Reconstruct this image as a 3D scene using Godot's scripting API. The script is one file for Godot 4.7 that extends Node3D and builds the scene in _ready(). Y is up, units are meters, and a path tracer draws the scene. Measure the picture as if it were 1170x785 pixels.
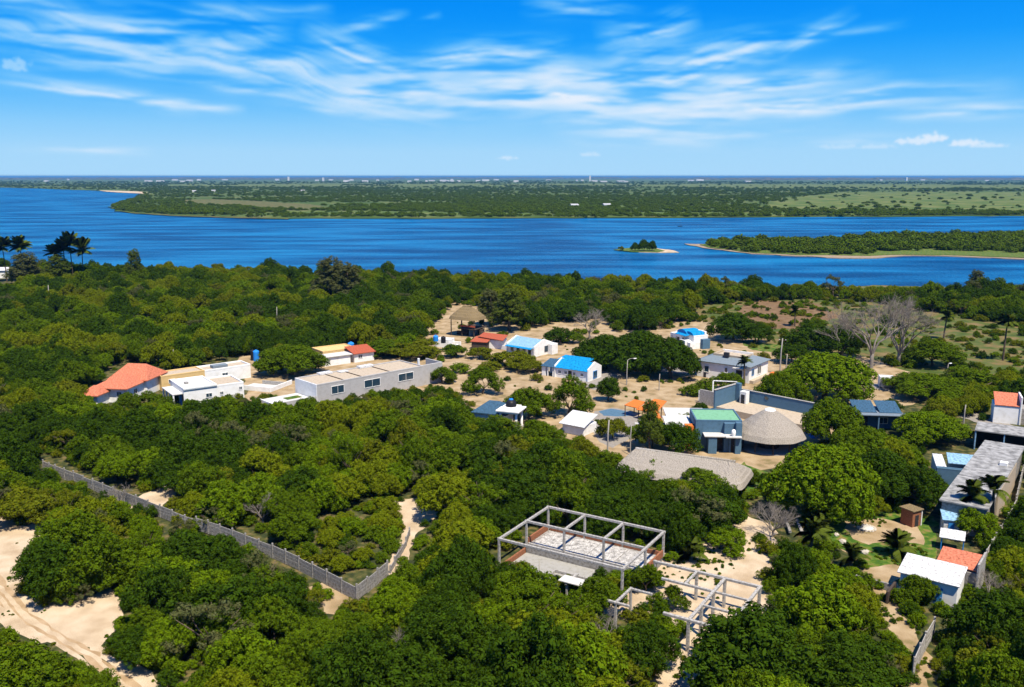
extends Node3D

# Aerial view of a village in coastal thicket beside a wide river.
# Units are metres, y is up, the camera hovers 45 m above the ground and looks towards -z.

const EYE := 45.0

var rng := RandomNumberGenerator.new()
var names := {}
var M := {}
var clearings: Array = []


func _ready() -> void:
	rng.seed = 7411
	make_camera_and_light()
	make_materials()
	make_land()
	make_far_country()
	make_ground_sheets()
	make_walls()
	make_frames()
	make_village()
	make_right_side()
	make_small_things()
	make_plants()


# ---------------------------------------------------------------- camera, sky, sun

func make_camera_and_light() -> void:
	var cam := Camera3D.new()
	cam.name = "camera"
	cam.position = Vector3(0, EYE, 0)
	cam.rotation.x = -0.18683
	cam.fov = 42.36
	cam.near = 0.5
	cam.far = 60000.0
	add_child(cam)
	cam.current = true

	var env := Environment.new()
	env.background_mode = Environment.BG_SKY
	var sky := Sky.new()
	var pan := PanoramaSkyMaterial.new()
	pan.panorama = ImageTexture.create_from_image(sky_image())
	sky.sky_material = pan
	env.sky = sky
	env.background_energy_multiplier = 0.6
	env.tonemap_mode = Environment.TONE_MAPPER_LINEAR
	env.tonemap_exposure = 1.66
	env.sdfgi_enabled = true
	env.ssao_enabled = true
	env.ssil_enabled = true
	env.fog_enabled = true
	env.fog_density = 0.00004
	env.fog_light_color = Color(0.36, 0.7, 1.0)
	var we := WorldEnvironment.new()
	we.name = "environment"
	we.environment = env
	add_child(we)

	var sun := DirectionalLight3D.new()
	sun.name = "sun"
	sun.light_energy = 1.55
	sun.light_color = Color(1.0, 0.955, 0.87)
	sun.light_angular_distance = 0.5
	sun.shadow_enabled = true
	add_child(sun)
	sun.look_at_from_position(Vector3.ZERO, Vector3(-0.62, -2.7, -1.25), Vector3.UP)


func sky_tone(el: float) -> Vector3:
	var stops := [[0.0, 172, 218, 251], [1.5, 166, 216, 252], [3.0, 140, 206, 253], [5.5, 78, 180, 254], [8.0, 26, 156, 253], [11.0, 2, 138, 248], [20.0, 4, 124, 236], [45.0, 12, 104, 214], [90.0, 16, 88, 190]]
	for i in stops.size() - 1:
		if el <= stops[i + 1][0]:
			var t: float = clampf((el - stops[i][0]) / (stops[i + 1][0] - stops[i][0]), 0.0, 1.0)
			return Vector3(lerpf(stops[i][1], stops[i + 1][1], t), lerpf(stops[i][2], stops[i + 1][2], t), lerpf(stops[i][3], stops[i + 1][3], t))
	return Vector3(16, 88, 190)


# Cirrus streaks: azimuth, elevation, half length, half width (degrees), tilt (degrees), strength
func cloud_strokes() -> Array:
	var a := [
		[-15.13, 6.32, 11.88, 1.70, -13.0, 0.62], [-26.36, 7.25, 6.79, 1.58, -5.0, 0.5], [-24.06, 8.49, 7.35, 0.62, -7.0, 0.5],
		[-20.97, 6.88, 6.79, 0.90, -10.0, 0.45],
		[-7.34, 5.05, 4.24, 1.13, -6.0, 0.85], [2.46, 4.82, 9.62, 1.02, 0.0, 0.95], [-1.36, 6.64, 5.37, 0.96, 4.0, 0.8],
		[3.54, 5.81, 7.35, 0.90, 4.0, 0.7],
		[9.97, 6.14, 6.79, 1.24, 7.0, 0.8], [15.75, 4.24, 13.57, 0.68, 2.0, 0.95], [14.16, 5.34, 8.48, 0.57, 4.0, 0.75], [27.77, 3.43, 6.22, 0.45, 1.0, 0.75],
		[7.93, 3.00, 6.22, 0.62, -3.0, 0.7], [7.95, 2.20, 5.66, 0.51, -2.0, 0.4], [-24.39, 4.40, 5.66, 0.45, -7.0, 0.7], [-19.49, 3.95, 3.39, 0.34, -3.0, 0.7],
		[8.31, 8.49, 3.39, 1.07, 12.0, 0.6], [15.83, 7.48, 4.24, 0.62, 13.0, 0.6], [18.26, 8.06, 2.55, 0.45, 28.0, 0.5], [19.47, 8.00, 3.96, 0.28, 5.0, 0.35],
		[4.29, 9.85, 3.96, 0.79, -5.0, 0.5], [-8.55, 9.18, 2.55, 0.40, 14.0, 0.45], [-5.37, 9.24, 1.24, 0.23, 18.0, 0.45], [-9.40, 7.27, 3.96, 0.85, -24.0, 0.6],
		[-16.51, 8.72, 3.39, 0.85, -12.0, 0.45], [-25.31, 1.42, 3.96, 0.23, -1.0, 0.4], [14.29, 2.62, 6.22, 0.34, 3.0, 0.4], [-13.45, 9.62, 2.83, 0.45, 3.0, 0.4],
		[19.86, 1.94, 5.09, 0.34, 2.0, 0.3], [6.27, 4.43, 16.97, 1.13, 1.0, 0.35], [-17.70, 5.15, 9.05, 0.51, -8.0, 0.45],
		[-11.10, 3.86, 2.26, 0.23, -6.0, 0.35], [-25.60, 6.00, 3.96, 0.34, 3.0, 0.35]]
	var r := RandomNumberGenerator.new()
	r.seed = 55
	for i in 90: # the same kind of streaks all round the sky, out of view
		var el := 2.0 + 55.0 * pow(r.randf(), 1.8)
		var az := r.randf_range(38.0, 322.0)
		if el > 13.0:
			az = r.randf_range(0.0, 360.0)
		if az > 180.0:
			az -= 360.0
		var big := clampf(el / 8.0, 0.6, 3.0)
		a.append([az, el, r.randf_range(4.0, 11.0) * big, r.randf_range(0.5, 1.4) * big, r.randf_range(-12.0, 12.0), r.randf_range(0.3, 0.75)])
	return a


# Puffy little clouds low over the horizon
func puffs() -> Array:
	var a := [[23.90, 1.93, 1.24, 0.28, 0.75], [24.84, 2.11, 0.90, 0.34, 0.85], [26.57, 1.79, 1.02, 0.28, 0.8], [27.50, 1.64, 1.24, 0.17, 0.6], [19.88, 1.68, 1.70, 0.17, 0.35], [21.81, 1.66, 1.24, 0.17, 0.4],
		[-28.27, 5.86, 0.96, 0.45, 0.5], [-0.28, 1.09, 0.74, 0.14, 0.5], [4.97, 1.30, 0.79, 0.17, 0.4]]
	var r := RandomNumberGenerator.new()
	r.seed = 56
	for i in 40:
		var az := r.randf_range(40.0, 320.0)
		if az > 180.0:
			az -= 360.0
		a.append([az, r.randf_range(0.8, 4.0), r.randf_range(0.5, 1.6), r.randf_range(0.15, 0.4), r.randf_range(0.3, 0.8)])
	return a


func cloud_patch(w: int, h: int, az0: float, el1: float, step: float) -> PackedFloat32Array:
	# coverage on a grid of w columns from azimuth az0 and h rows down from elevation el1
	var cover := PackedFloat32Array()
	cover.resize(w * h)
	var fib := FastNoiseLite.new()
	fib.noise_type = FastNoiseLite.TYPE_SIMPLEX_SMOOTH
	fib.seed = 3
	fib.frequency = 1.0
	fib.fractal_octaves = 4
	fib.fractal_gain = 0.5
	var bend := FastNoiseLite.new()
	bend.seed = 9
	bend.frequency = 0.16
	bend.fractal_octaves = 3
	for s in cloud_strokes():
		var ca := cos(deg_to_rad(s[4]))
		var sa := sin(deg_to_rad(s[4]))
		var ex: float = absf(s[2] * ca) + s[3] * 2.2
		var ey: float = absf(s[2] * sa) + s[3] * 2.4
		for y in range(maxi(0, int((el1 - s[1] - ey) / step)), mini(h, int((el1 - s[1] + ey) / step) + 1)):
			var el := el1 - (y + 0.5) * step
			for x in range(maxi(0, int((s[0] - ex - az0) / step)), mini(w, int((s[0] + ex - az0) / step) + 1)):
				var az := az0 + (x + 0.5) * step
				var dx: float = az - s[0]
				var dy: float = el - s[1] + bend.get_noise_2d(az * 0.5, el * 1.2) * s[3] * 0.7
				var p: float = (dx * ca + dy * sa) / s[2]
				var q: float = (-dx * sa + dy * ca) / s[3]
				p *= p
				if p >= 1.0:
					continue
				var prof := exp(-q * q * (0.75 if q > 0.0 else 1.7))
				var f := fib.get_noise_2d((dx * ca + dy * sa) * 0.12 + s[0], (-dx * sa + dy * ca) * 1.5 + s[1] * 3.0)
				var t := fib.get_noise_2d(az * 0.16 + 40.0, el * 0.8)
				var g := fib.get_noise_2d(az * 0.11 - 70.0, el * 0.9)
				var v: float = s[5] * (1.0 - p) * prof * clampf(0.9 + f * 0.9 + t * 0.5, 0.0, 1.3) * smoothstep(-0.6, 0.25, g + f * 0.3)
				var k := y * w + x
				cover[k] = 1.0 - (1.0 - cover[k]) * (1.0 - clampf(v, 0.0, 0.96))
	for s in puffs():
		for y in range(maxi(0, int((el1 - s[1] - s[3] * 1.5) / step)), mini(h, int((el1 - s[1] + s[3] * 1.5) / step) + 1)):
			var el := el1 - (y + 0.5) * step
			for x in range(maxi(0, int((s[0] - s[2] * 1.2 - az0) / step)), mini(w, int((s[0] + s[2] * 1.2 - az0) / step) + 1)):
				var az := az0 + (x + 0.5) * step
				var p: float = (az - s[0]) / s[2]
				var q: float = (el - s[1]) / s[3]
				var n := fib.get_noise_2d(az * 2.2, el * 2.6)
				var d := 1.0 - p * p - q * q * (0.8 if q > 0.0 else 2.6) + n * 0.9
				var k := y * w + x
				cover[k] = maxf(cover[k], s[4] * smoothstep(0.05, 0.75, d))
	return cover


func sky_rows(w: int, h: int, az0: float, el1: float, step: float) -> Image:
	var cover := cloud_patch(w, h, az0, el1, step)
	var bytes := PackedByteArray()
	bytes.resize(w * h * 3)
	var r := RandomNumberGenerator.new()
	r.seed = 4
	for y in h:
		var tone := sky_tone(maxf(0.0, el1 - (y + 0.5) * step))
		for x in w:
			var c := tone.lerp(Vector3(232, 241, 254), cover[y * w + x])
			var k := (y * w + x) * 3
			var g := r.randf()
			bytes[k] = int(c.x + g)
			bytes[k + 1] = int(c.y + g)
			bytes[k + 2] = int(c.z + g)
	return Image.create_from_data(w, h, false, Image.FORMAT_RGB8, bytes)


func sky_image() -> Image:
	# columns of the finished picture start at -z and go towards +x
	var coarse := sky_rows(1024, 256, -180.0, 90.0, 360.0 / 1024.0)
	coarse.resize(4096, 1024, Image.INTERPOLATE_CUBIC)
	var step := 360.0 / 4096.0
	var fine := sky_rows(820, 184, -410 * step, 184 * step, step)
	coarse.blit_rect(fine, Rect2i(0, 0, 820, 184), Vector2i(2048 - 410, 1024 - 184))
	var whole := Image.create(4096, 2048, false, Image.FORMAT_RGB8)
	whole.fill(Color8(96, 120, 110))
	whole.blit_rect(coarse, Rect2i(2048, 0, 2048, 1024), Vector2i(0, 0))
	whole.blit_rect(coarse, Rect2i(0, 0, 2048, 1024), Vector2i(2048, 0))
	return whole


# ---------------------------------------------------------------- materials

func noise_tex(seed_: int, freq: float, colors: Array, offsets: Array = [], size := 512, octaves := 4, kind := FastNoiseLite.TYPE_SIMPLEX_SMOOTH) -> ImageTexture:
	var n := FastNoiseLite.new()
	n.seed = seed_
	n.frequency = freq
	n.noise_type = kind
	n.fractal_octaves = octaves
	var src := n.get_seamless_image(size, size)
	var grad := Gradient.new()
	var cols := PackedColorArray()
	var offs := PackedFloat32Array()
	for i in colors.size():
		var c: Color = colors[i]
		cols.append(c)
		offs.append(offsets[i] if offsets.size() else float(i) / (colors.size() - 1))
	grad.colors = cols
	grad.offsets = offs
	var lut := PackedByteArray()
	for i in 256:
		var c := grad.sample(i / 255.0)
		lut.append_array(PackedByteArray([c.r8, c.g8, c.b8]))
	src.convert(Image.FORMAT_L8)
	var data := src.get_data()
	var out := PackedByteArray()
	out.resize(size * size * 3)
	for i in size * size:
		var k := data[i] * 3
		out[i * 3] = lut[k]
		out[i * 3 + 1] = lut[k + 1]
		out[i * 3 + 2] = lut[k + 2]
	return ImageTexture.create_from_image(Image.create_from_data(size, size, false, Image.FORMAT_RGB8, out))


func lin(r: float, g: float, b: float) -> Color:
	return Color(r, g, b).linear_to_srgb()


func mat(called: String, base: Color, rough := 0.85) -> StandardMaterial3D:
	var m := StandardMaterial3D.new()
	m.resource_name = called
	m.albedo_color = base
	m.roughness = rough
	m.metallic_specular = 0.3
	M[called] = m
	return m


func textured(called: String, base: Color, tex: Texture2D, metres: float, rough := 0.85, detail: Texture2D = null, detail_metres := 3.0) -> StandardMaterial3D:
	var m := mat(called, base, rough)
	m.albedo_texture = tex
	m.uv1_triplanar = true
	m.uv1_world_triplanar = true
	m.uv1_scale = Vector3.ONE / metres
	if detail:
		m.detail_enabled = true
		m.detail_albedo = detail
		m.detail_blend_mode = BaseMaterial3D.BLEND_MODE_MUL
		m.detail_uv_layer = BaseMaterial3D.DETAIL_UV_2
		m.uv2_triplanar = true
		m.uv2_world_triplanar = true
		m.uv2_scale = Vector3.ONE / detail_metres
	return m


func make_materials() -> void:
	var grain := noise_tex(21, 0.035, [Color(0.84, 0.84, 0.84), Color(1, 1, 1)], [0.2, 0.75], 512, 5)
	var blotch := noise_tex(22, 0.012, [Color(0.9, 0.89, 0.87), Color(0.97, 0.97, 0.96), Color(1, 1, 1)], [0.1, 0.4, 0.8], 512, 5)
	var streak := noise_tex(23, 0.02, [Color(0.6, 0.57, 0.53), Color(0.88, 0.87, 0.85), Color(1, 1, 1)], [0.1, 0.42, 0.8], 512, 6)
	var sand := noise_tex(24, 0.014, [lin(0.4, 0.3, 0.19), lin(0.52, 0.41, 0.28), lin(0.6, 0.49, 0.36)], [0.1, 0.5, 0.85], 512, 6)
	var yard := noise_tex(25, 0.02, [lin(0.2, 0.16, 0.07), lin(0.3, 0.215, 0.115), lin(0.37, 0.275, 0.16), lin(0.46, 0.355, 0.23)], [0.1, 0.3, 0.55, 0.9], 512, 6)
	var litter := noise_tex(26, 0.02, [lin(0.03, 0.04, 0.012), lin(0.07, 0.075, 0.02), lin(0.16, 0.12, 0.05)], [0.25, 0.5, 0.8], 512, 6)
	var field := noise_tex(27, 0.012, [lin(0.055, 0.085, 0.014), lin(0.1, 0.115, 0.026), lin(0.155, 0.12, 0.042), lin(0.2, 0.145, 0.062)], [0.18, 0.48, 0.66, 0.9], 512, 6)
	var lawn := noise_tex(28, 0.02, [lin(0.04, 0.1, 0.01), lin(0.1, 0.16, 0.016), lin(0.2, 0.155, 0.055)], [0.3, 0.55, 0.75], 512, 5)
	var plain := noise_tex(29, 0.011, [lin(0.042, 0.074, 0.006), lin(0.056, 0.092, 0.009), lin(0.075, 0.108, 0.016), lin(0.12, 0.13, 0.036)], [0.25, 0.45, 0.6, 0.78], 1024, 6)
	var stain := noise_tex(34, 0.014, [Color(0.66, 0.66, 0.66), Color(0.86, 0.86, 0.86), Color(1, 1, 1)], [0.15, 0.45, 0.8], 512, 6)
	textured("sand", Color(1, 1, 1), sand, 31.0, 0.95, grain, 2.3)
	textured("wet_sand", lin(0.62, 0.6, 0.58), sand, 17.0, 0.8, grain, 1.7)
	textured("track", Color(0.9, 0.86, 0.8), sand, 23.0, 0.95, grain, 1.7)
	textured("yard", Color(1, 1, 1), yard, 43.0, 0.95, grain, 1.9)
	textured("litter", Color(1, 1, 1), litter, 19.0, 0.95, grain, 1.6)
	textured("field", Color(1, 1, 1), field, 47.0, 0.95, grain, 2.9)
	textured("lawn", Color(1, 1, 1), lawn, 17.0, 0.95, grain, 1.3)
	textured("plain", Color(1, 1, 1), plain, 900.0, 0.95, blotch, 140.0)
	var meadow := noise_tex(30, 0.013, [lin(0.06, 0.1, 0.012), lin(0.095, 0.128, 0.02), lin(0.14, 0.15, 0.042)], [0.3, 0.5, 0.75], 512, 6)
	textured("pasture", Color(1, 1, 1), meadow, 420.0, 0.95, blotch, 90.0)
	textured("wood_far", Color(1, 1, 1), litter, 700.0, 0.95)
	textured("dry_grass", lin(0.5, 0.42, 0.36), yard, 33.0, 0.95, grain, 2.0)
	textured("concrete", lin(0.357, 0.348, 0.323), blotch, 5.0, 0.9, grain, 0.9)
	textured("wall_concrete", lin(0.365, 0.357, 0.348), streak, 3.7, 0.9, grain, 0.8)
	textured("grey_plaster", lin(0.468, 0.459, 0.459), blotch, 6.0, 0.9, grain, 1.9)
	textured("white_paint", lin(0.774, 0.774, 0.765), blotch, 7.0, 0.7)
	textured("frame_concrete", lin(0.47, 0.46, 0.445), streak, 3.0, 0.85, grain, 0.7)
	textured("slab_stained", lin(0.6, 0.59, 0.57), stain, 6.0, 0.85, streak, 2.1)
	textured("slab_white", lin(0.634, 0.625, 0.607), blotch, 8.0, 0.85, grain, 1.1)
	textured("roof_sand", lin(0.492, 0.410, 0.312), blotch, 5.0, 0.9, grain, 1.0)
	textured("old_roof", lin(0.34, 0.34, 0.34), stain, 11.0, 0.9, blotch, 3.3)
	textured("cream", lin(0.634, 0.440, 0.194), blotch, 6.0, 0.8)
	textured("tile_orange", lin(0.680, 0.221, 0.128), streak, 4.0, 0.8, grain, 0.6)
	textured("tile_red", lin(0.5, 0.12, 0.06), streak, 3.0, 0.8, grain, 0.5)
	textured("tile_bright", lin(0.675, 0.180, 0.032), blotch, 3.0, 0.8, grain, 0.5)
	textured("brick_orange", lin(0.36, 0.15, 0.08), streak, 2.0, 0.9, grain, 0.4)
	textured("roof_sky_blue", lin(0.255, 0.459, 0.680), streak, 5.0, 0.6)
	textured("roof_vivid_blue", lin(0.007, 0.272, 0.629), streak, 6.0, 0.5)
	textured("roof_steel_blue", lin(0.045, 0.11, 0.19), streak, 4.0, 0.6)
	textured("wall_blue", lin(0.085, 0.17, 0.26), blotch, 5.0, 0.8, grain, 1.0)
	textured("roof_slate", lin(0.16, 0.2, 0.24), blotch, 4.0, 0.75)
	textured("roof_green", lin(0.16, 0.36, 0.22), blotch, 5.0, 0.8)
	textured("thatch_grey", lin(0.399, 0.365, 0.323), streak, 2.2, 0.95, grain, 0.5)
	textured("thatch_brown", lin(0.261, 0.198, 0.108), streak, 2.0, 0.95, grain, 0.5)
	textured("sheet_white", lin(0.662, 0.681, 0.708), streak, 4.0, 0.55)
	textured("paving", lin(0.289, 0.264, 0.238), blotch, 5.0, 0.9, grain, 0.7)
	textured("bark", lin(0.13, 0.1, 0.07), streak, 1.3, 0.95)
	textured("dead_wood", lin(0.25, 0.225, 0.2), streak, 1.1, 0.95)
	mat("pole_grey", lin(0.3, 0.28, 0.25), 0.8)
	mat("tank_blue", lin(0.02, 0.2, 0.62), 0.4)
	mat("tank_black", lin(0.015, 0.015, 0.017), 0.45)
	mat("dark_timber", lin(0.06, 0.045, 0.035), 0.8)
	mat("blue_paint", lin(0.03, 0.2, 0.5), 0.6)
	mat("glass", lin(0.02, 0.045, 0.07), 0.08)
	mat("door_dark", lin(0.03, 0.03, 0.035), 0.6)
	mat("far_wall", lin(0.58, 0.58, 0.56), 0.8)
	mat("far_roof", lin(0.35, 0.36, 0.38), 0.8)
	mat("stone", lin(0.42, 0.38, 0.32), 0.95)
	M["glass"].metallic_specular = 0.6

	var water := mat("water", lin(0.012, 0.165, 0.37), 0.3)
	water.metallic_specular = 0.08
	var wn := FastNoiseLite.new()
	wn.seed = 12
	wn.frequency = 0.03
	wn.fractal_octaves = 4
	var waves := wn.get_seamless_image(512, 512)
	waves.bump_map_to_normal_map(18.0)
	water.normal_enabled = true
	water.normal_texture = ImageTexture.create_from_image(waves)
	water.normal_scale = 1.0
	water.uv1_triplanar = true
	water.uv1_world_triplanar = true
	water.uv1_scale = Vector3(1.0 / 38.0, 1.0, 1.0 / 26.0)
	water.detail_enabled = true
	water.detail_albedo = noise_tex(33, 0.012, [Color(0.5, 0.58, 0.68), Color(0.76, 0.82, 0.87), Color(1, 1, 1)], [0.2, 0.5, 0.78], 512, 5)  # streaks where smooth water would mirror pale sky, painted into the albedo
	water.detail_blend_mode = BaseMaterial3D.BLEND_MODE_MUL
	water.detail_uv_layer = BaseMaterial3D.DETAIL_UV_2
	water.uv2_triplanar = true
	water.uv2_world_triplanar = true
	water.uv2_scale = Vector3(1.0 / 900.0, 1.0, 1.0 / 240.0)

	# foliage: one material for each kind of leaf, the leaf-to-leaf variation is in the vertex colours
	foliage("leaf_mid", 0.070, 0.114, 0.004)
	foliage("leaf_dark", 0.034, 0.067, 0.004)
	foliage("leaf_olive", 0.104, 0.122, 0.006)
	foliage("leaf_bright", 0.094, 0.152, 0.004)
	foliage("leaf_yellow", 0.124, 0.156, 0.005)
	foliage("leaf_grey", 0.084, 0.094, 0.034)
	foliage("leaf_palm", 0.078, 0.106, 0.014)
	foliage("leaf_far", 0.074, 0.116, 0.008)


func foliage(called: String, r: float, g: float, b: float) -> void:
	var m := mat(called, lin(r, g, b), 0.75)
	m.vertex_color_use_as_albedo = true
	m.metallic_specular = 0.04
	m.backlight_enabled = true
	m.backlight = Color(0.36, 0.4, 0.12)


# ---------------------------------------------------------------- helpers

func numbered(called: String) -> String:
	if not names.has(called):
		names[called] = 0
		return called
	names[called] += 1
	return "%s_%03d" % [called, names[called]]


func thing(called: String, label: String, category: String, at := Vector3.ZERO, turn := 0.0, group := "") -> Node3D:
	var o := Node3D.new()
	o.name = numbered(called)
	add_child(o)
	o.position = at
	o.rotation.y = turn
	tag(o, label, category, group)
	return o


func tag(o: Node3D, label: String, category: String, group := "") -> void:
	o.set_meta("label", label)
	o.set_meta("category", category)
	if group:
		o.set_meta("group", group)


func part(called: String, mesh: Mesh, m: Material, parent: Node3D, at := Vector3.ZERO, turn := 0.0) -> MeshInstance3D:
	var o := MeshInstance3D.new()
	o.name = called
	o.mesh = mesh
	o.material_override = m
	o.position = at
	o.rotation.y = turn
	if parent == self:
		o.name = numbered(called)
	parent.add_child(o, true)
	return o


func structure(called: String, mesh: Mesh, m: Material, at := Vector3.ZERO) -> MeshInstance3D:
	var o := part(called, mesh, m, self, at)
	o.set_meta("kind", "structure")
	return o


var boxes := {}

func box_mesh(size: Vector3) -> Mesh:
	# a box with narrow chamfers
	if boxes.has(size):
		return boxes[size]
	var b := minf(0.03, minf(size.x, minf(size.y, size.z)) * 0.2)
	var h := size * 0.5
	var st := SurfaceTool.new()
	st.begin(Mesh.PRIMITIVE_TRIANGLES)
	st.set_smooth_group(-1)
	var c := {}
	for sx in [-1, 1]:
		for sy in [-1, 1]:
			for sz in [-1, 1]:
				var s := Vector3(sx, sy, sz)
				c[[s, 0]] = s * Vector3(h.x, h.y - b, h.z - b)
				c[[s, 1]] = s * Vector3(h.x - b, h.y, h.z - b)
				c[[s, 2]] = s * Vector3(h.x - b, h.y - b, h.z)
				facing(st, [c[[s, 0]], c[[s, 1]], c[[s, 2]]], s)
	for ax in 3:
		var u := (ax + 1) % 3
		var v := (ax + 2) % 3
		for s in [-1, 1]:
			var q := []
			for k in [[-1, -1], [1, -1], [1, 1], [-1, 1]]:
				var p := Vector3.ZERO
				p[ax] = s
				p[u] = k[0]
				p[v] = k[1]
				q.append(c[[p, ax]])
			var n := Vector3.ZERO
			n[ax] = s
			facing(st, q, n)
		for su in [-1, 1]:
			for sv in [-1, 1]:
				var a := Vector3.ZERO
				a[u] = su
				a[v] = sv
				var p0 := a
				p0[ax] = -1
				var p1 := a
				p1[ax] = 1
				facing(st, [c[[p0, u]], c[[p1, u]], c[[p1, v]], c[[p0, v]]], a)
	st.generate_normals()
	boxes[size] = st.commit()
	return boxes[size]


func facing(st: SurfaceTool, q: Array, out: Vector3) -> void:
	# a flat polygon whose front looks towards out
	var n: Vector3 = (q[1] - q[0]).cross(q[2] - q[0])
	if n.dot(out) > 0.0:
		q.reverse()
	for i in range(1, q.size() - 1):
		st.add_vertex(q[0])
		st.add_vertex(q[i])
		st.add_vertex(q[i + 1])


func box(called: String, parent: Node3D, m: Material, lo: Vector3, hi: Vector3) -> MeshInstance3D:
	var size := (hi - lo).abs()
	return part(called, box_mesh(Vector3(snappedf(size.x, 0.01), snappedf(size.y, 0.01), snappedf(size.z, 0.01))), m, parent, (lo + hi) * 0.5)


func solid(faces: Array, middle: Vector3) -> Mesh:
	# flat faces of a convex body round its middle
	var st := SurfaceTool.new()
	st.begin(Mesh.PRIMITIVE_TRIANGLES)
	st.set_smooth_group(-1)
	for f in faces:
		var c := Vector3.ZERO
		for p in f:
			c += p
		facing(st, f, c / f.size() - middle)
	st.generate_normals()
	return st.commit()


func slab_between(a: Vector3, b: Vector3, c: Vector3, d: Vector3, thick: float) -> Mesh:
	var n := (b - a).cross(c - a).normalized()
	if n.y < 0:
		n = -n
	var t := n * thick
	return solid([[a, b, c, d], [a - t, b - t, c - t, d - t], [a, b, b - t, a - t], [b, c, c - t, b - t], [c, d, d - t, c - t], [d, a, a - t, d - t]], (a + b + c + d) * 0.25 - t * 0.5)


func tube(path: Array, radii: Array, sides := 7) -> Mesh:
	var st := SurfaceTool.new()
	st.begin(Mesh.PRIMITIVE_TRIANGLES)
	add_tube(st, path, radii, sides)
	st.generate_normals()
	return st.commit()


func add_tube(st: SurfaceTool, path: Array, radii: Array, sides := 6) -> void:
	var rings := []
	for i in path.size():
		var d: Vector3 = (path[mini(i + 1, path.size() - 1)] - path[maxi(i - 1, 0)]).normalized()
		var s := d.cross(Vector3(0.31, 0.2, 0.93)).normalized()
		var t := d.cross(s)
		var ring := []
		for k in sides:
			var a := TAU * k / sides
			ring.append(path[i] + (s * cos(a) + t * sin(a)) * radii[i])
		rings.append(ring)
	for i in path.size() - 1:
		for k in sides:
			var l := (k + 1) % sides
			var q := [rings[i][k], rings[i][l], rings[i + 1][l], rings[i + 1][k]]
			facing(st, q, (q[0] + q[1] + q[2] + q[3]) * 0.25 - (path[i] + path[i + 1]) * 0.5)
	facing(st, rings[-1].duplicate(), path[-1] - path[-2])


func pts(a: Array) -> PackedVector2Array:
	var out := PackedVector2Array()
	for i in range(0, a.size(), 2):
		out.append(Vector2(a[i], a[i + 1]))
	return out


func ragged(poly: PackedVector2Array, piece: float, rough: float, seed_ := 1) -> PackedVector2Array:
	for k in 5:
		var out := uneven(poly, piece, rough * (1.0 - k * 0.22), seed_)
		if Geometry2D.triangulate_polygon(out).size():
			return out
	return poly


func uneven(poly: PackedVector2Array, piece: float, rough: float, seed_: int, open := false) -> PackedVector2Array:
	# the same outline with an uneven edge
	var n := FastNoiseLite.new()
	n.seed = seed_
	n.frequency = 0.35 / piece
	n.fractal_octaves = 4
	var out := PackedVector2Array()
	for i in poly.size():
		var a := poly[i]
		var b := poly[(i + 1) % poly.size()]
		if open and i == poly.size() - 1:
			out.append(a)
			break
		var k := clampi(int(a.distance_to(b) / piece), 1, 400)
		for j in k:
			var p := a.lerp(b, float(j) / k)
			out.append(p + Vector2(n.get_noise_2d(p.x, p.y), n.get_noise_2d(p.x + 913.0, p.y)) * rough)
	return out


func sheet(poly: PackedVector2Array, y: float, skirt := 0.0) -> Mesh:
	var st := SurfaceTool.new()
	st.begin(Mesh.PRIMITIVE_TRIANGLES)
	st.set_smooth_group(-1)
	var index := Geometry2D.triangulate_polygon(poly)
	if index.is_empty():
		push_error("sheet failed")
	for i in range(0, index.size(), 3):
		facing(st, [v3(poly[index[i]], y), v3(poly[index[i + 1]], y), v3(poly[index[i + 2]], y)], Vector3.UP)
	if skirt > 0.0:
		var clockwise := Geometry2D.is_polygon_clockwise(poly)
		for i in poly.size():
			var a := poly[i]
			var b := poly[(i + 1) % poly.size()]
			var o := Vector2(b.y - a.y, a.x - b.x).normalized() * (-1.0 if clockwise else 1.0)
			facing(st, [v3(a, y), v3(b, y), v3(b, y - skirt), v3(a, y - skirt)], Vector3(o.x, 0, o.y))
	st.generate_normals()
	return st.commit()


func v3(p: Vector2, y := 0.0) -> Vector3:
	return Vector3(p.x, y, p.y)


# ---------------------------------------------------------------- land, river, far country

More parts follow.
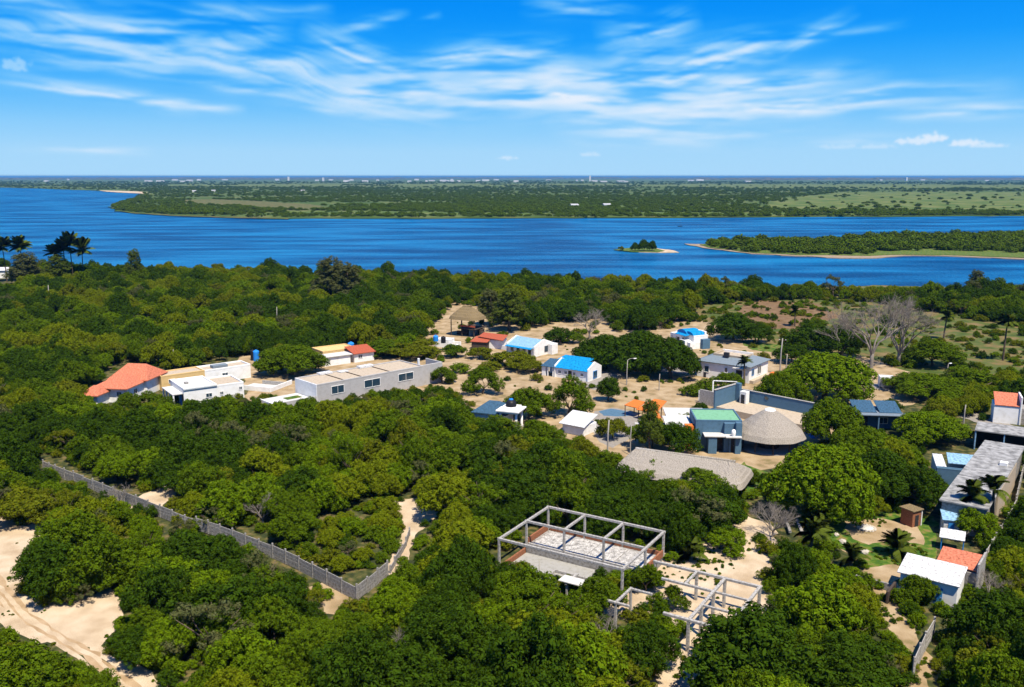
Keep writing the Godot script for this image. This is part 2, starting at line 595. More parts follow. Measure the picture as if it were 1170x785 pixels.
func make_land() -> void:
	var big := 26000.0
	structure("terrain", sheet(pts([-big, 400, big, 400, big, -big, -big, -big]), -3.0), M["plain"])
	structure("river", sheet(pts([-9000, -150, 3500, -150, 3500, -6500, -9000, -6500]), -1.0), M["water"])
	var shore := uneven(pts([-428.92, -432.62, -327.97, -423.35, -241.87, -418.87, -177.99, -414.47, -73.43, -401.82, 5.56, -375.05, 74.86, -351.56, 140.78, -342.36, 195.12, -336.48, 269.57, -333.62, 365.75, -330.80]), 9.0, 5.0, 3, true)
	shore.append(Vector2(480, -230))
	shore.append(Vector2(480, 60))
	shore.append(Vector2(-480, 60))
	shore.append(Vector2(-480, -230))
	structure("ground", sheet(shore, 0.0, 2.5), M["litter"])
	var far := uneven(pts([-7578.32, -3738.64, -3524.22, -3680.09, -2060.87, -3623.34, -1698.31, -3270.25, -1310.46, -2835.71, -988.75, -2412.73, -814.81, -1958.75, -679.32, -1565.30, -596.67, -1340.47, -530.78, -1202.11, -483.54, -1137.47, -398.01, -1057.27, -320.09, -1006.85, -243.30, -975.12, -157.43, -975.12, -81.10, -975.12, 14.43, -983.39, 111.35, -989.68, 210.39, -1000.34, 312.25, -1013.44, 414.97, -1022.37, 595.36, -1040.69, 941.67, -1052.48, 2097.30, -1064.54]), 22.0, 16.0, 5, true)
	far.append(Vector2(20000, -1100))
	far.append(Vector2(20000, -19000))
	far.append(Vector2(-20000, -19000))
	far.append(Vector2(-20000, -4000))
	structure("far_bank", sheet(far, 0.0, 2.0), M["plain"])
	structure("beach", sheet(ragged(pts([-1320.85, -2870.40, -1214.03, -2785.23, -1054.34, -2585.67, -927.11, -2294.62, -1016.41, -2400.37, -1189.70, -2629.15]), 20.0, 10.0, 7), 0.06), M["sand"])
	structure("dry_field", sheet(ragged(pts([-621.53, -1677.71, -596.23, -1773.16, -450.07, -1619.56, -312.25, -1422.22, -241.04, -1233.97, -275.96, -1202.11, -348.06, -1250.54, -464.91, -1422.22, -546.61, -1514.53]), 22.0, 18.0, 8), 0.06), M["field"])
	structure("beach", sheet(ragged(pts([-535.29, -1217.83, -498.04, -1171.84, -408.14, -1084.41, -327.84, -1031.45, -280.69, -1006.85, -245.34, -983.39, -238.33, -955.05, -314.01, -987.57, -389.22, -1033.75, -472.08, -1110.31, -525.22, -1186.79]), 15.0, 5.0, 9), -0.25), M["field"])
	structure("pasture", sheet(ragged(pts([340.38, -1267.55, 577.04, -1880.06, 903.89, -2476.44, 1310.30, -2614.50, 1637.24, -2352.20, 1204.02, -1514.53, 780.90, -1202.11, 653.45, -1143.06, 498.04, -1171.84]), 60.0, 40.0, 10), 0.05), M["pasture"])
	structure("pasture", sheet(ragged(pts([-307.25, -1186.79, -188.91, -1171.84, -26.94, -1102.41, 58.85, -1094.63, 56.48, -1050.10, -67.35, -1059.68, -173.31, -1074.38, -267.85, -1074.38]), 30.0, 14.0, 11), 0.05), M["pasture"])
	structure("pasture", sheet(ragged(pts([-1854.78, -4712.90, -985.17, -5481.50, 1070.26, -5123.46, 3210.28, -4620.32, 2258.27, -3247.64, 1267.05, -3139.10, 424.73, -3799.08, -694.46, -3861.50, -1445.23, -3861.50]), 160.0, 120.0, 12), 0.05), M["pasture"])
	structure("pasture", sheet(ragged(pts([114.49, -1115.64, 193.12, -1129.18, 340.24, -1105.03, 439.95, -1084.41, 426.14, -1050.10, 270.90, -1045.38, 138.62, -1050.10]), 30.0, 14.0, 13), 0.06), M["lawn"])
	# islands in the river
	structure("island_sandbar", sheet(ragged(pts([117.34, -608.67, 123.26, -574.38, 141.68, -530.47, 175.25, -509.19, 185.06, -500.27, 205.25, -501.36, 226.69, -516.68, 242.79, -518.44, 271.70, -503.58, 293.51, -491.64, 427.59, -473.27, 625.44, -696.18, 412.17, -717.86, 275.45, -675.76, 197.62, -638.26, 130.85, -604.66]), 6.0, 3.0, 14), -0.55, 1.5), M["wet_sand"])
	structure("island", sheet(ragged(pts([123.89, -596.80, 127.21, -574.38, 142.66, -534.18, 177.59, -516.09, 210.24, -513.77, 228.47, -520.80, 243.87, -520.80, 275.29, -510.33, 294.76, -493.77, 429.35, -475.24, 607.31, -675.76, 399.87, -696.18, 267.69, -656.48, 193.64, -625.24, 132.63, -604.66]), 9.0, 7.0, 15), -0.2, 0.5), M["lawn"])
	structure("island_sandbar", sheet(ragged(pts([64.64, -556.25, 72.23, -543.06, 88.73, -539.22, 101.71, -540.49, 101.10, -554.91, 92.72, -570.81, 76.14, -572.95]), 4.0, 1.5, 16), -0.6, 1.0), M["sand"])
	structure("island", sheet(ragged(pts([64.25, -557.61, 72.76, -543.06, 88.93, -540.49, 94.51, -548.26, 91.04, -567.27, 75.95, -571.52]), 3.0, 1.0, 17), -0.3, 0.4), M["lawn"])


func hump(w: float, h: float, d: float, seed_: int) -> Mesh:
	# a low wooded rise with an uneven top
	var n := FastNoiseLite.new()
	n.seed = seed_
	n.frequency = 0.004
	n.fractal_octaves = 5
	var st := SurfaceTool.new()
	st.begin(Mesh.PRIMITIVE_TRIANGLES)
	var nx := 160
	var prof := [[0.5, 0.0], [0.42, 0.55], [0.3, 0.85], [0.0, 1.0], [-0.5, 0.0]]
	var g := []
	for i in nx + 1:
		var x := (float(i) / nx - 0.5) * w
		var edge := smoothstep(0.0, 0.08, 0.5 - absf(x) / w)
		var row := []
		for p in prof:
			row.append(Vector3(x, p[1] * h * edge * (0.75 + 0.9 * n.get_noise_2d(x, p[0] * d)), p[0] * d))
		g.append(row)
	for i in nx:
		for k in prof.size() - 1:
			facing(st, [g[i][k], g[i][k + 1], g[i + 1][k + 1], g[i + 1][k]], Vector3(0, 1, 0.5))
	st.generate_normals()
	return st.commit()


func make_far_country() -> void:
	structure("hills", hump(26000, 26, 1400, 2), M["wood_far"], Vector3(0, -1, -15500))
	structure("hills", hump(9000, 24, 900, 4), M["wood_far"], Vector3(6200, -1, -10500))
	structure("hills", hump(8000, 16, 700, 5), M["wood_far"], Vector3(-5200, -1, -12000))
	# the distant town: many small blocks of different length and height
	var r := RandomNumberGenerator.new()
	r.seed = 91
	for i in 54:
		var u := r.randf_range(-0.62, 0.62)
		if i < 16:
			u = r.randf_range(-0.12, 0.13)
		elif i < 30:
			u = r.randf_range(-0.4, -0.15)
		var z := -r.randf_range(6600.0, 9800.0)
		var w := r.randf_range(12.0, 70.0)
		var h := r.randf_range(6.0, 13.0)
		var tall := i % 16 == 5
		if tall:
			w = r.randf_range(10.0, 15.0)
			h = r.randf_range(28.0, 46.0)
		var d := r.randf_range(14.0, 26.0)
		var t := thing("tower_block" if tall else "town_building", "slim tower block rising above the distant town on the horizon" if tall else "tiny pale building of the distant town on the horizon", "building", Vector3(u * -z * 1.02, 0, z), r.randf_range(-0.2, 0.2), "tower blocks of the distant town" if tall else "buildings of the distant town")
		box("wall", t, M["far_wall"], Vector3(-w / 2, 0, -d / 2), Vector3(w / 2, h, d / 2))
		part("roof", solid([[Vector3(-w / 2 - 0.5, h, d / 2 + 0.5), Vector3(w / 2 + 0.5, h, d / 2 + 0.5), Vector3(w / 2, h + 2.2, 0), Vector3(-w / 2, h + 2.2, 0)], [Vector3(-w / 2 - 0.5, h, -d / 2 - 0.5), Vector3(w / 2 + 0.5, h, -d / 2 - 0.5), Vector3(w / 2, h + 2.2, 0), Vector3(-w / 2, h + 2.2, 0)], [Vector3(-w / 2 - 0.5, h, d / 2 + 0.5), Vector3(-w / 2 - 0.5, h, -d / 2 - 0.5), Vector3(-w / 2, h + 2.2, 0)], [Vector3(w / 2 + 0.5, h, d / 2 + 0.5), Vector3(w / 2 + 0.5, h, -d / 2 - 0.5), Vector3(w / 2, h + 2.2, 0)]], Vector3(0, h + 0.7, 0)), M["far_roof"], t)
	for a in [[Vector3(-867.60, 0, -2614.50), "lone white farmhouse on the far flats beside the dry field"], [Vector3(-898.61, 0, -2543.61), "small pale hut on the far flats near the beach"], [Vector3(-608.08, 0, -2614.50), "low white barn on the far flats behind the dry field"], [Vector3(90.32, 0, -1303.00), "small white hut among the bushes on the far bank"], [Vector3(139.33, 0, -1321.47), "white bungalow among the bushes on the far bank"]]:
		var t := thing("farmhouse", a[1], "building", a[0], 0.3, "houses on the far flats")
		var w := 11.0
		box("wall", t, M["far_wall"], Vector3(-w / 2, 0, -4), Vector3(w / 2, 3.4, 4))
		gable(t, w + 1, 9, 3.4, 2.0, M["far_roof"], Vector3(-w / 2 - 0.5, 0, 4.5))
	# a small boat out on the river
	var boat := thing("rowing_boat", "small dark rowing boat out on the blue river", "boat", Vector3(155.35, 0, -825.66), 0.5)
	boat.position.y = -1.0
	var hull := []
	for s in [-1, 1]:
		hull.append([Vector3(-3, 0.7, 0), Vector3(-1.5, 0.55, s * 0.7), Vector3(-1.3, -0.2, s * 0.4), Vector3(-2.6, -0.1, 0)])
		hull.append([Vector3(-1.5, 0.55, s * 0.7), Vector3(2.6, 0.55, s * 0.6), Vector3(2.5, -0.2, s * 0.35), Vector3(-1.3, -0.2, s * 0.4)])
	hull.append([Vector3(2.6, 0.55, -0.6), Vector3(2.6, 0.55, 0.6), Vector3(2.5, -0.2, 0.35), Vector3(2.5, -0.2, -0.35)])
	part("hull", solid(hull, Vector3(0, 0.2, 0)), M["dark_timber"], boat)
	for x in [-1.0, 0.8]:
		box("seat", boat, M["dark_timber"], Vector3(x, 0.3, -0.5), Vector3(x + 0.35, 0.38, 0.5))
	part("mast", tube([Vector3(0.2, 0, 0), Vector3(0.2, 3.2, 0)], [0.06, 0.04]), M["dark_timber"], boat)


# ---------------------------------------------------------------- ground sheets near the village

func make_ground_sheets() -> void:
	structure("sandy_road", sheet(ragged(pts([-75.94, -112.87, -68.87, -112.87, -58.19, -109.82, -56.46, -103.64, -55.99, -95.49, -52.11, -90.06, -45.41, -90.06, -46.40, -95.49, -40.25, -85.17, -40.47, -81.60, -39.83, -79.42, -36.16, -77.18, -29.94, -71.65, -25.12, -66.56, -31.67, -66.56, -34.90, -72.34, -41.21, -79.09, -45.45, -80.74, -46.74, -79.91, -52.43, -83.89, -60.41, -88.05]), 1.4, 1.0, 21), 0.008), M["sand"])
	structure("wheel_track", sheet(ragged(pts([-69.67, -102.85, -59.01, -95.49, -52.45, -88.05, -46.51, -82.82, -40.63, -78.76, -33.33, -72.34, -29.49, -66.56, -31.31, -66.56, -35.29, -72.34, -42.09, -78.28, -46.75, -80.74, -54.79, -88.05, -63.25, -92.59]), 1.2, 0.6, 22), 0.012), M["track"])
	for k in [[pts([-67.29, -99.04, -57.37, -92.59, -50.94, -86.11, -45.45, -81.77, -39.94, -77.81, -34.05, -72.20, -30.58, -66.56, -30.87, -66.56, -34.39, -72.06, -40.21, -77.49, -45.54, -81.08, -50.89, -85.17, -57.08, -91.74, -66.53, -97.83]), 51], [pts([-65.50, -96.18, -55.93, -90.06, -50.30, -84.25, -45.97, -81.08, -41.13, -77.49, -35.19, -71.93, -32.25, -66.56, -32.62, -66.56, -35.52, -71.79, -41.39, -77.18, -46.06, -80.41, -50.44, -83.53, -55.64, -89.04, -64.78, -95.03]), 52]]:
		structure("wheel_rut", sheet(ragged(k[0], 1.0, 0.35, k[1]), 0.016), M["sand"])
	structure("path", sheet(ragged(pts([-53.94, -118.75, -50.81, -127.56, -48.67, -126.01, -48.43, -114.77, -52.29, -115.41]), 1.2, 0.8, 23), 0.008), M["sand"])
	structure("path", sheet(ragged(pts([-22.36, -91.74, -21.25, -94.36, -15.45, -88.05, -16.71, -84.62, -19.55, -86.11]), 1.0, 0.8, 24), 0.008), M["yard"])
	structure("path", sheet(ragged(pts([-17.16, -118.75, -10.61, -120.14, -10.01, -112.87, -12.04, -107.50, -12.41, -99.04, -13.93, -94.81, -15.20, -96.65, -14.03, -103.64, -14.35, -109.82]), 1.0, 0.8, 25), 0.008), M["sand"])
	structure("building_plot", sheet(ragged(pts([16.17, -99.04, 23.53, -109.82, 31.36, -113.49, 33.86, -109.82, 32.86, -99.04, 26.99, -84.25, 18.11, -74.47, 14.14, -70.31, 10.32, -70.31, 12.70, -75.95, 15.44, -82.46, 9.64, -86.11, 10.04, -90.06]), 1.2, 1.0, 26), 0.008), M["sand"])
	structure("village_ground", sheet(ragged(pts([-51.07, -167.01, -72.49, -228.75, -51.28, -237.40, -39.56, -238.69, -25.82, -222.93, -30.21, -319.37, -8.36, -336.12, 37.35, -326.34, 82.91, -262.84, 97.97, -234.86, 105.93, -212.12, 85.64, -177.38, 64.84, -160.72, 43.19, -132.85, 15.31, -128.74, 8.42, -149.40, -3.83, -149.40, -11.72, -177.38, -27.08, -160.72, -39.51, -157.74]), 2.4, 2.0, 27), 0.006), M["yard"])
	structure("village_road", sheet(ragged(pts([12.95, -190.71, 21.56, -203.22, 33.02, -211.09, 44.96, -207.08, 50.56, -195.88, 43.38, -199.48, 31.83, -203.22, 22.80, -195.88, 17.76, -184.20]), 1.6, 0.7, 28), 0.012), M["paving"])
	structure("village_road", sheet(ragged(pts([77.62, -191.55, 86.46, -187.40, 87.94, -171.01, 92.70, -154.86, 89.60, -149.40, 84.72, -164.44, 83.69, -181.11, 76.64, -186.59]), 1.6, 0.6, 38), 0.012), M["paving"])
	structure("field", sheet(ragged(pts([57.66, -331.16, 111.83, -357.49, 152.05, -369.21, 225.43, -357.49, 153.70, -207.08, 114.01, -189.04, 94.99, -197.67, 88.68, -222.93, 72.49, -228.75, 65.24, -255.26, 56.17, -288.44]), 4.0, 4.0, 29), 0.009), M["field"])
	structure("field", sheet(ragged(pts([87.70, -326.34, 108.97, -317.11, 108.01, -288.44, 90.29, -261.29, 74.58, -261.29, 72.54, -284.75]), 4.0, 3.0, 39), 0.013), M["dry_grass"])
	structure("lawn", sheet(ragged(pts([62.45, -243.97, 73.56, -236.13, 71.06, -224.07, 63.29, -228.75]), 2.0, 1.2, 30), 0.014), M["lawn"])
	structure("lawn", sheet(ragged(pts([32.42, -130.77, 37.11, -135.88, 39.94, -128.74, 38.37, -121.20, 32.89, -119.44]), 1.2, 0.8, 31), 0.016), M["lawn"])
	structure("garden", sheet(ragged(pts([38.27, -116.73, 40.83, -113.49, 51.23, -118.75, 57.10, -112.87, 50.60, -99.04, 44.89, -95.49, 41.41, -94.36, 40.50, -102.85, 36.79, -104.72]), 1.4, 1.0, 32), 0.008), M["lawn"])
	structure("garden_soil", sheet(ragged(pts([44.06, -111.02, 48.61, -112.25, 53.11, -109.23, 51.24, -103.64, 47.77, -104.72, 44.06, -103.64, 42.68, -106.37]), 1.0, 0.9, 33), 0.013), M["yard"])
	structure("path", sheet(ragged(pts([40.50, -102.85, 41.31, -96.65, 45.69, -97.83, 40.84, -86.11, 39.73, -75.95, 36.32, -70.31, 33.26, -70.31, 37.28, -75.95, 37.87, -83.35, 40.10, -91.10]), 1.2, 1.0, 34), 0.012), M["yard"])
	structure("parking_court", sheet(ragged(pts([14.28, -160.72, 16.17, -167.01, 19.87, -169.66, 23.32, -167.01, 24.62, -160.72, 21.74, -150.46, 16.93, -143.31, 14.91, -146.80]), 1.2, 0.3, 35), 0.016), M["paving"])
	structure("court_floor", sheet(ragged(pts([16.85, -167.01, 19.46, -168.99, 22.30, -167.01, 23.23, -163.81, 19.98, -163.18, 17.55, -163.81]), 1.0, 0.2, 36), 0.02), M["wall_blue"])


# ---------------------------------------------------------------- walls of the plots

func panel_wall(called: String, label: String, line: PackedVector2Array, high: float, m: Material, bay := 2.6, slats := 4) -> void:
	# precast panels of stacked planks between posts
	var t := thing(called, label, "wall", v3(line[0]))
	var o := line[0]
	for i in line.size() - 1:
		var a := line[i] - o
		var b := line[i + 1] - o
		var n := maxi(1, roundi(a.distance_to(b) / bay))
		for k in n:
			var p := a.lerp(b, float(k) / n)
			var q := a.lerp(b, float(k + 1) / n)
			var turn := atan2(-(q.y - p.y), q.x - p.x)
			var long := p.distance_to(q)
			var rise := rng.randf_range(-0.12, 0.12)
			part("post", box_mesh(Vector3(0.2, high + 0.25, 0.2)), m, t, v3(p, (high + 0.25) * 0.5 + rise), turn)
			for s in slats:
				var hh := high / slats
				part("plank", box_mesh(Vector3(snappedf(long - 0.2, 0.02), snappedf(hh - 0.035, 0.005), 0.09)), m, t, v3((p + q) * 0.5, hh * (s + 0.5) + rise) + Vector3(0, 0, rng.randf_range(-0.012, 0.012)), turn)
	part("post", box_mesh(Vector3(0.2, high + 0.25, 0.2)), m, t, v3(line[line.size() - 1] - o, (high + 0.25) * 0.5))


func make_walls() -> void:
	panel_wall("panel_wall", "long grey precast panel wall with a sharp corner between the trees", pts([-72.70, -131.59, -69.56, -129.14, -56.47, -119.44, -49.37, -114.13, -42.49, -108.94, -36.84, -105.54, -28.61, -99.53, -24.68, -96.18, -16.68, -88.64, -14.23, -94.81]), 1.7, M["wall_concrete"])
	panel_wall("panel_wall", "low pale boundary wall curving up to the bare sand patch", pts([-14.02, -95.49, -13.52, -99.53, -13.10, -103.11, -13.04, -106.37]), 0.9, M["wall_concrete"], 2.2, 2)
	panel_wall("panel_wall", "short white panel wall slanting beside the lower garden path", pts([41.80, -81.08, 39.65, -78.28, 36.54, -73.75]), 1.9, M["frame_concrete"])
	panel_wall("panel_wall", "broken white wall along the plot behind the red-roofed shed", pts([68.58, -114.45, 62.82, -106.93, 57.85, -100.53, 53.97, -95.49]), 1.7, M["frame_concrete"], 3.0, 3)
	panel_wall("panel_wall", "white wall stub between palms beside the long flat roof", pts([77.62, -128.74, 69.48, -116.07]), 1.7, M["frame_concrete"], 3.0, 3)
	panel_wall("panel_wall", "dark weathered fence of planks behind the big umbrella tree", pts([60.14, -150.46, 62.58, -143.31, 64.73, -135.00]), 1.2, M["dark_timber"], 2.4, 3)


# ---------------------------------------------------------------- roofless concrete frames

func bar(called: String, t: Node3D, m: Material, a: Vector3, b: Vector3, thick: float) -> void:
	var d := b - a
	var o := part(called, box_mesh(Vector3(snappedf(d.length(), 0.01), thick, thick)), m, t, (a + b) * 0.5)
	o.basis = Basis(d.normalized(), Vector3.UP if absf(d.normalized().y) < 0.9 else Vector3.RIGHT, d.normalized().cross(Vector3.UP if absf(d.normalized().y) < 0.9 else Vector3.RIGHT)).orthonormalized()


func column(t: Node3D, x: float, z: float, y0: float, y1: float, w := 0.26) -> void:
	box("column", t, M["frame_concrete"], Vector3(x - w / 2, y0, z - w / 2), Vector3(x + w / 2, y1, z + w / 2))


func frame_hall(at: Vector3, turn: float, w: float) -> void:
	var t := thing("concrete_ruin", "large roofless concrete frame of posts and beams around a white slab", "ruin", at, turn)
	var d1 := -6.2
	var d2 := -11.7
	var top := 4.2
	var up := 1.1
	# raised slab with its retaining wall, cast in four fields
	box("slab", t, M["wall_concrete"], Vector3(0.05, 0, d2 + 0.05), Vector3(w - 0.05, up - 0.06, d1 + 0.15))
	for k in 4:
		box("slab_field", t, M["slab_stained"], Vector3(0.5 + k * (w - 1) / 4, up - 0.06, d2 + 0.45), Vector3(0.5 + (k + 1) * (w - 1) / 4 - 0.14, up, d1 - 0.4))
	box("kerb", t, M["frame_concrete"], Vector3(0.3, up - 0.06, d1 - 0.16), Vector3(w - 0.3, up + 0.3, d1 + 0.08))
	box("kerb", t, M["brick_orange"], Vector3(0.3, up - 0.06, d2 - 0.1), Vector3(w - 0.3, up + 0.45, d2 + 0.12))
	box("low_wall", t, M["brick_orange"], Vector3(-0.1, up - 0.06, d2 + 0.2), Vector3(0.12, up + 0.75, d1 - 0.25))
	box("low_wall", t, M["brick_orange"], Vector3(w - 0.12, up - 0.06, d2 + 0.2), Vector3(w + 0.1, up + 0.8, d1 - 0.25))
	# lower floor in front
	box("floor", t, M["concrete"], Vector3(0.1, 0, d1 + 0.2), Vector3(w * 0.74, 0.16, -0.1))
	box("low_wall", t, M["brick_orange"], Vector3(-0.1, 0, d1 + 0.3), Vector3(0.12, 0.8, -0.3))
	box("low_wall", t, M["frame_concrete"], Vector3(5.6, 0.16, -3.1), Vector3(11.2, 0.5, -2.9))
	box("low_wall", t, M["frame_concrete"], Vector3(5.6, 0.16, -2.9), Vector3(5.8, 0.5, -0.4))
	box("low_wall", t, M["frame_concrete"], Vector3(5.0, 0, -0.1), Vector3(10.2, 0.45, 0.1))
	# posts and beams
	var xs := [0.0, w / 3, w * 2 / 3, w]
	for x in xs:
		column(t, x, d2, up - 0.06, top - 0.3)
		column(t, x, d1 - 0.05, up - 0.06, top - 0.3)
	column(t, 0, 0, 0, top - 0.3)
	column(t, w, 0, 0, top - 0.3)
	for z in [d2, d1 - 0.05, 0.0]:
		box("beam", t, M["frame_concrete"], Vector3(-0.2, top - 0.3, z - 0.13), Vector3(w + 0.2, top, z + 0.13))
	for x in xs:
		box("beam", t, M["frame_concrete"], Vector3(x - 0.13, top - 0.3, d2 + 0.163), Vector3(x + 0.13, top - 0.02, d1 - 0.213))
	for x in [0.0, w]:
		box("beam", t, M["frame_concrete"], Vector3(x - 0.13, top - 0.3, d1 + 0.113), Vector3(x + 0.13, top - 0.02, -0.163))
	# reinforcing bars left standing on the posts
	for x in xs:
		for k in 2:
			part("rebar", tube([Vector3(x + k * 0.1 - 0.05, top - 0.05, d2), Vector3(x + k * 0.14 - 0.05, top + 0.45, d2 + 0.03)], [0.014, 0.014], 4), M["dark_timber"], t)
	part("thin_post", tube([Vector3(4.4, 0.16, -1.6), Vector3(4.4, 2.0, -1.6)], [0.05, 0.05], 6), M["pole_grey"], t)


func make_frames() -> void:
	frame_hall(Vector3(-1.48, 0, -95.83), -0.544, 15.41)
	# the small porch in front of the hall
	var p := thing("concrete_porch", "small square porch of white concrete posts below the large frame", "ruin", Vector3(5.88, 0, -88.45), -0.55)
	for x in [0.0, 1.7]:
		for z in [0.0, -2.2]:
			column(p, x, z, 0, 2.1, 0.24)
	for x in [0.0, 1.7]:
		box("beam", p, M["frame_concrete"], Vector3(x - 0.14, 2.1, -2.5), Vector3(x + 0.14, 2.36, 0.3))
	box("slab", p, M["slab_white"], Vector3(-0.9, 2.363, -1.2), Vector3(1.9, 2.48, 0.35))
	# second, lower frame
	var t := thing("concrete_ruin", "low open frame of white concrete beams over bare sand", "ruin", Vector3(15.78, 0, -91.50), -0.56)
	var m: Material = M["frame_concrete"]
	var top := 3.4
	var xm := 7.9
	var xr := 11.6
	var zf := 10.5
	for c in [[4.8, 0.0], [xm, 0.0], [xr, 0.0], [xm, 3.5], [xm, zf], [xr, 5.2], [xr, zf], [0.0, 0.0], [xm, 7.0]]:
		column(t, c[0], c[1], 0, top - 0.28, 0.3)
	box("beam", t, m, Vector3(-0.2, top - 0.28, -0.16), Vector3(xr + 0.2, top, 0.16))
	box("beam", t, m, Vector3(xm - 0.16, top - 0.28, 0.163), Vector3(xm + 0.16, top - 0.01, zf - 0.163))
	box("beam", t, m, Vector3(xr - 0.16, top - 0.28, 0.163), Vector3(xr + 0.16, top - 0.01, zf - 0.163))
	box("beam", t, m, Vector3(2.2, top - 0.28, 3.37), Vector3(xm - 0.163, top - 0.02, 3.63))
	box("beam", t, m, Vector3(4.8 - 0.13, top - 0.28, 0.163), Vector3(4.8 + 0.13, top - 0.02, 3.367))
	for z in [3.5, 6.9]:
		box("beam", t, m, Vector3(xm + 0.163, top - 0.27, z - 0.11), Vector3(xr - 0.163, top - 0.04, z + 0.11))
	box("beam", t, m, Vector3(xm - 2.6, top - 0.28, zf - 0.16), Vector3(xr + 0.2, top, zf + 0.16))
	var s := thing("concrete_ruin", "little goalpost-like concrete frame half hidden by trees", "ruin", Vector3(10.43, 0, -82.71), -0.56)
	for z in [0.0, -3.6]:
		column(s, 0, z, 0, 2.75, 0.26)
	box("beam", s, m, Vector3(-0.13, 2.75, -3.8), Vector3(0.13, 3.0, 0.2))
	box("beam", s, m, Vector3(0.133, 2.75, -0.12), Vector3(1.5, 2.98, 0.12))
	box("beam", s, m, Vector3(-1.0, 2.75, -0.12), Vector3(-0.133, 2.98, 0.12))
	box("beam", s, m, Vector3(0.133, 2.75, -3.72), Vector3(2.4, 2.98, -3.48))


# ---------------------------------------------------------------- houses

func gable(t: Node3D, w: float, d: float, eave: float, rise: float, m: Material, at := Vector3.ZERO, thick := 0.14) -> void:
	# two roof slopes, ridge along x; at is the left front eave corner
	var a := at + Vector3(0, eave, 0)
	var r0 := at + Vector3(0, eave + rise, -d / 2)
	part("roof_slope", slab_between(a, a + Vector3(w, 0, 0), r0 + Vector3(w, 0, 0), r0, thick), m, t)
	var b := at + Vector3(0, eave, -d)
	part("roof_slope", slab_between(b, b + Vector3(w, 0, 0), r0 + Vector3(w, 0, -0.004), r0 + Vector3(0, 0, -0.004), thick), m, t)


func gable_wall(t: Node3D, m: Material, w: float, d: float, eave: float, rise: float) -> void:
	var f := []
	var left := [Vector3(0, 0, 0), Vector3(0, eave, 0), Vector3(0, eave + rise, -d / 2), Vector3(0, eave, -d), Vector3(0, 0, -d)]
	var right := []
	for p in left:
		right.append(p + Vector3(w, 0, 0))
	f.append(left)
	f.append(right)
	for i in 5:
		f.append([left[i], left[(i + 1) % 5], right[(i + 1) % 5], right[i]])
	part("wall", solid(f, Vector3(w / 2, eave / 2, -d / 2)), m, t)


func gable_end(t: Node3D, m: Material, x: float, d: float, eave: float, rise: float, over := 0.35) -> void:
	# a raised gable wall that stands above the roof
	var l := []
	var r := []
	for p in [Vector2(0.25, 0), Vector2(0.25, eave + over), Vector2(-d / 2, eave + rise + over), Vector2(-d - 0.25, eave + over), Vector2(-d - 0.25, 0)]:
		l.append(Vector3(x - 0.14, p.y, p.x))
		r.append(Vector3(x + 0.14, p.y, p.x))
	var f := [l, r]
	for i in 5:
		f.append([l[i], l[(i + 1) % 5], r[(i + 1) % 5], r[i]])
	part("gable_wall", solid(f, Vector3(x, eave / 2, -d / 2)), m, t)


func hip(t: Node3D, w: float, d: float, eave: float, rise: float, m: Material, at := Vector3.ZERO, ridge := 0.5, called := "roof") -> void:
	# hipped roof; ridge is the share of the width that the ridge takes
	var y := eave
	var c := [at + Vector3(0, y, 0), at + Vector3(w, y, 0), at + Vector3(w, y, -d), at + Vector3(0, y, -d)]
	var r0 := at + Vector3(w * (1 - ridge) / 2, y + rise, -d / 2)
	var r1 := at + Vector3(w * (1 + ridge) / 2, y + rise, -d / 2)
	var k := Vector3(0, -0.16, 0)
	part(called, solid([[c[0], c[1], r1, r0], [c[2], c[3], r0, r1], [c[1], c[2], r1], [c[3], c[0], r0], [c[0] + k, c[1] + k, c[2] + k, c[3] + k], [c[0], c[1], c[1] + k, c[0] + k], [c[1], c[2], c[2] + k, c[1] + k], [c[2], c[3], c[3] + k, c[2] + k], [c[3], c[0], c[0] + k, c[3] + k]], at + Vector3(w / 2, y + rise * 0.3, -d / 2)), m, t)


var rings := {}

func ring_mesh(w: float, h: float, bar_w: float, mullions: int) -> Mesh:
	var key := [w, h, bar_w, mullions]
	if not rings.has(key):
		var st := SurfaceTool.new()
		st.begin(Mesh.PRIMITIVE_TRIANGLES)
		for b in [[0.0, h / 2 - bar_w / 2, w, bar_w], [0.0, -h / 2 + bar_w / 2, w, bar_w], [-w / 2 + bar_w / 2, 0.0, bar_w, h - 2 * bar_w], [w / 2 - bar_w / 2, 0.0, bar_w, h - 2 * bar_w]]:
			st.append_from(box_mesh(Vector3(b[2], b[3], 0.1)), 0, Transform3D(Basis(), Vector3(b[0], b[1], 0)))
		for k in mullions:
			st.append_from(box_mesh(Vector3(bar_w * 0.7, h - 2 * bar_w, 0.06)), 0, Transform3D(Basis(), Vector3(w * ((k + 1.0) / (mullions + 1) - 0.5), 0, 0)))
		rings[key] = st.commit()
	return rings[key]


func window(t: Node3D, at: Vector3, w: float, h: float, turn := 0.0, m: Material = null, mullions := 1) -> void:
	# frame with its pane; at is the middle of the window on the wall's face
	var o := part("window", ring_mesh(w, h, 0.09, mullions), m if m else M["white_paint"], t, at + Vector3(0, 0, 0.04).rotated(Vector3.UP, turn), turn)
	part("pane", box_mesh(Vector3(w - 0.18, h - 0.18, 0.03)), M["glass"], o, Vector3(0, 0, -0.02))


func door(t: Node3D, at: Vector3, w: float, h: float, turn := 0.0, m: Material = null) -> void:
	var o := part("door", box_mesh(Vector3(w, h, 0.07)), m if m else M["door_dark"], t, at + Vector3(0, h / 2, 0) + Vector3(0, 0, 0.03).rotated(Vector3.UP, turn), turn)
	part("handle", box_mesh(Vector3(0.12, 0.05, 0.06)), M["pole_grey"], o, Vector3(w * 0.36, -0.05, 0.06))


